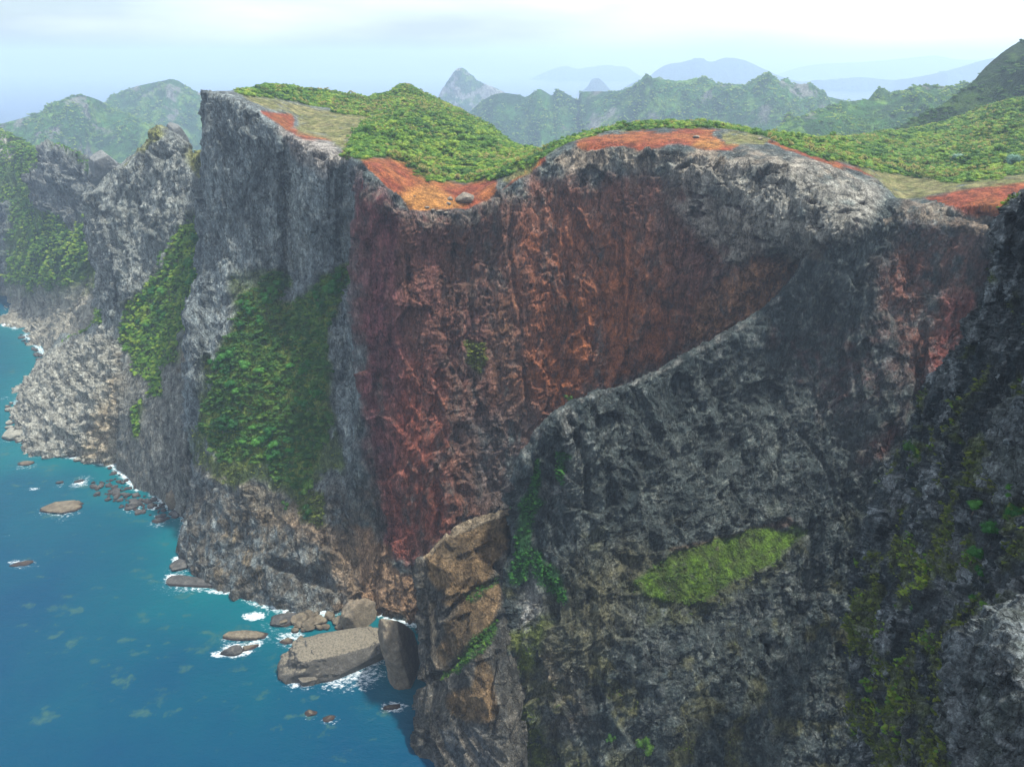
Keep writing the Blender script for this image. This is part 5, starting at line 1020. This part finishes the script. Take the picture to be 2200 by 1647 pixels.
# far lone trees on ridges
for Lx, x, y, s, lb in ((J2, 1958,183,7,'lone dark tree on the ridge crest in front of the bay'),(J2,2045,182,6,'small tree on the ridge crest at the foot of the right hill')):
    q_ = on(Lx, x, y); q_[2] -= s*.5; tree('ridge_tree', crown_g[0], q_, s*.7, lb, 'tree', None, .75)

# ================================================================== HARBOUR far across the bay
def flatmat(name, c):
    m, nt = newmat(name); b = N(nt, 'ShaderNodeBsdfPrincipled'); tc = N(nt, 'ShaderNodeTexCoord'); n = noise(nt, tc.outputs['Object'], .2); r_ = ramp(nt, [(0.3, tuple(x*.85 for x in c)), (0.7, c)]); lk(nt, n, r_.inputs[0]); lk(nt, r_.outputs[0], b.inputs['Base Color']); lk(nt, b.outputs[0], N(nt, 'ShaderNodeOutputMaterial').inputs[0]); return m
MW = flatmat('white_paint', (.85, .85, .83)); MRF = flatmat('roof_tile', (.35, .25, .22)); MSH = flatmat('ship_hull', (.7, .72, .75)); MQ = flatmat('concrete', (.45, .45, .43))
def boxm(name, b_, mat):
    V = []; F_ = []
    for (x0, x1, y0, y1, z0, z1) in b_:
        k = len(V); V += [(x0,y0,z0),(x1,y0,z0),(x1,y1,z0),(x0,y1,z0),(x0,y0,z1),(x1,y0,z1),(x1,y1,z1),(x0,y1,z1)]
        F_ += [(k,k+3,k+2,k+1),(k+4,k+5,k+6,k+7),(k,k+1,k+5,k+4),(k+1,k+2,k+6,k+5),(k+2,k+3,k+7,k+6),(k+3,k,k+4,k+7)]
    me = bpy.data.meshes.new(name); me.from_pydata(V, [], F_); me.materials.append(mat); return me
def prism(name, w_, d_, z0, z1, mat):
    V = [(-w_,-d_,z0),(w_,-d_,z0),(w_,d_,z0),(-w_,d_,z0),(-w_,0,z1),(w_,0,z1)]; me = bpy.data.meshes.new(name); me.from_pydata(V, [], [(0,1,5,4),(2,3,4,5),(0,4,3),(1,2,5),(0,3,2,1)]); me.materials.append(mat); return me
wall_me = boxm('wall', [(-14,14,-8,8,0,10)], MW); roof_me = prism('roof', 15, 9, 10.02, 15, MRF)
for x in (1815,1832,1850,1862,1875,1888,1900,1925,1942,1958):
    p = unproj(x, 189+g.uniform(-1.5, 1), 'S'); e = bpy.data.objects.new('harbour_building', None); COL.objects.link(e); e.location = (p[0], p[1], 0.0); e.rotation_euler = (0, 0, g.uniform(-.4, .4)); sc_ = g.uniform(.9, 1.5); e.scale = (sc_,)*3
    e['label'] = 'tiny white building on the far harbour front'; e['category'] = 'building'; e['group'] = 'harbour front buildings'
    for nm, me in (('wall', wall_me), ('roof', roof_me)):
        c = bpy.data.objects.new(nm, me); COL.objects.link(c); c.parent = e
p = unproj(1768, 192.5, 'S'); e = bpy.data.objects.new('ferry', None); COL.objects.link(e); e.location = (p[0], p[1], 0); e['label'] = 'long white ferry moored at the hazy harbour'; e['category'] = 'ship'
hv = [(-75,-10,-1),(60,-10,-1),(75,0,-1),(60,10,-1),(-75,10,-1),(-75,-11,9),(65,-11,9),(88,0,10),(65,11,9),(-75,11,9)]
me = bpy.data.meshes.new('hull'); me.from_pydata(hv, [], [(0,1,6,5),(1,2,7,6),(2,3,8,7),(3,4,9,8),(4,0,5,9),(5,6,7,8,9)]); me.materials.append(MSH); c = bpy.data.objects.new('hull', me); COL.objects.link(c); c.parent = e
c = bpy.data.objects.new('superstructure', boxm('superstructure', [(-60,40,-9,9,9.02,17),(-50,25,-8,8,17.02,23),(5,22,-7,7,23.02,27)], MW)); COL.objects.link(c); c.parent = e
c = bpy.data.objects.new('funnel', boxm('funnel', [(-38,-26,-4,4,23.02,34)], MW)); COL.objects.link(c); c.parent = e

# ================================================================== HAZE
m, nt = newmat('haze'); pv = N(nt, 'ShaderNodeVolumePrincipled'); pv.inputs['Color'].default_value = (*HAZE_COL, 1); pv.inputs['Density'].default_value = HAZE; pv.inputs['Anisotropy'].default_value = 0.25
o_ = N(nt, 'ShaderNodeOutputMaterial'); lk(nt, pv.outputs[0], o_.inputs['Volume'])
me = boxm('haze', [(-17000,17000,-400,17500,-12,470)], m); o = bpy.data.objects.new('haze', me); COL.objects.link(o); o['kind'] = 'stuff'; o['label'] = 'pale blue sea haze filling the air'
o.display_type = 'WIRE'

# every repeat gets its own wording: how big it is and whereabouts in its group it stands
bpy.context.view_layer.update()
groups = {}
for o in SC.objects:
    if o.parent is None and o.get('group') and o.get('label'): groups.setdefault((o['group'], o['label']), []).append(o)
for (gname, base), os_ in groups.items():
    if len(os_) < 3: continue
    pos = np.array([proj(np.array(o.location)[None])for o in os_])[:, :, 0]; sz = np.array([max(o.scale) for o in os_])
    big_ = sz.argsort().argsort()/len(os_); xr = pos[:, 0].argsort().argsort()/len(os_); hi_ = np.median(pos[:, 1])
    xw = ['at far left', 'left', 'left of middle', 'mid left', 'in the middle', 'mid right', 'right of middle', 'right', 'at far right']
    for i, o in enumerate(os_):
        a = ('tiny ', 'small ', 'medium ', 'large ', 'largest ')[min(4, int(big_[i]*5))]; b = xw[min(8, int(xr[i]*9))]; c = 'upper row' if pos[i, 1] < hi_ else 'lower row'
        if len(os_) < 12: o['label'] = a+base+', '+('nearest left end','left of middle','middle','right of middle','nearest right end')[min(4, int(xr[i]*5))]
        else: o['label'] = a+base+', '+b+', '+c

dups = {}
for o in SC.objects:
    if o.parent is None and o.get('label'): dups.setdefault(o['label'], []).append(o)
for lb, os_ in dups.items():
    if len(os_) > 1:
        os_.sort(key=lambda o: (o.location.x**2+o.location.y**2))
        wd = ['nearest', 'second nearest', 'third nearest', 'fourth nearest', 'fifth nearest', 'sixth nearest', 'seventh nearest', 'eighth nearest']
        for i, o in enumerate(os_):
            w_ = 'farthest' if i == len(os_)-1 else wd[min(i, 7)]
            t_ = lb+' '+w_ if lb.endswith('row') else lb+', '+w_
            if len(t_.replace('-', ' ').split()) > 16: t_ = t_.replace(' of middle', '').replace('in the middle', 'central').replace(' the ', ' ')
            o['label'] = t_
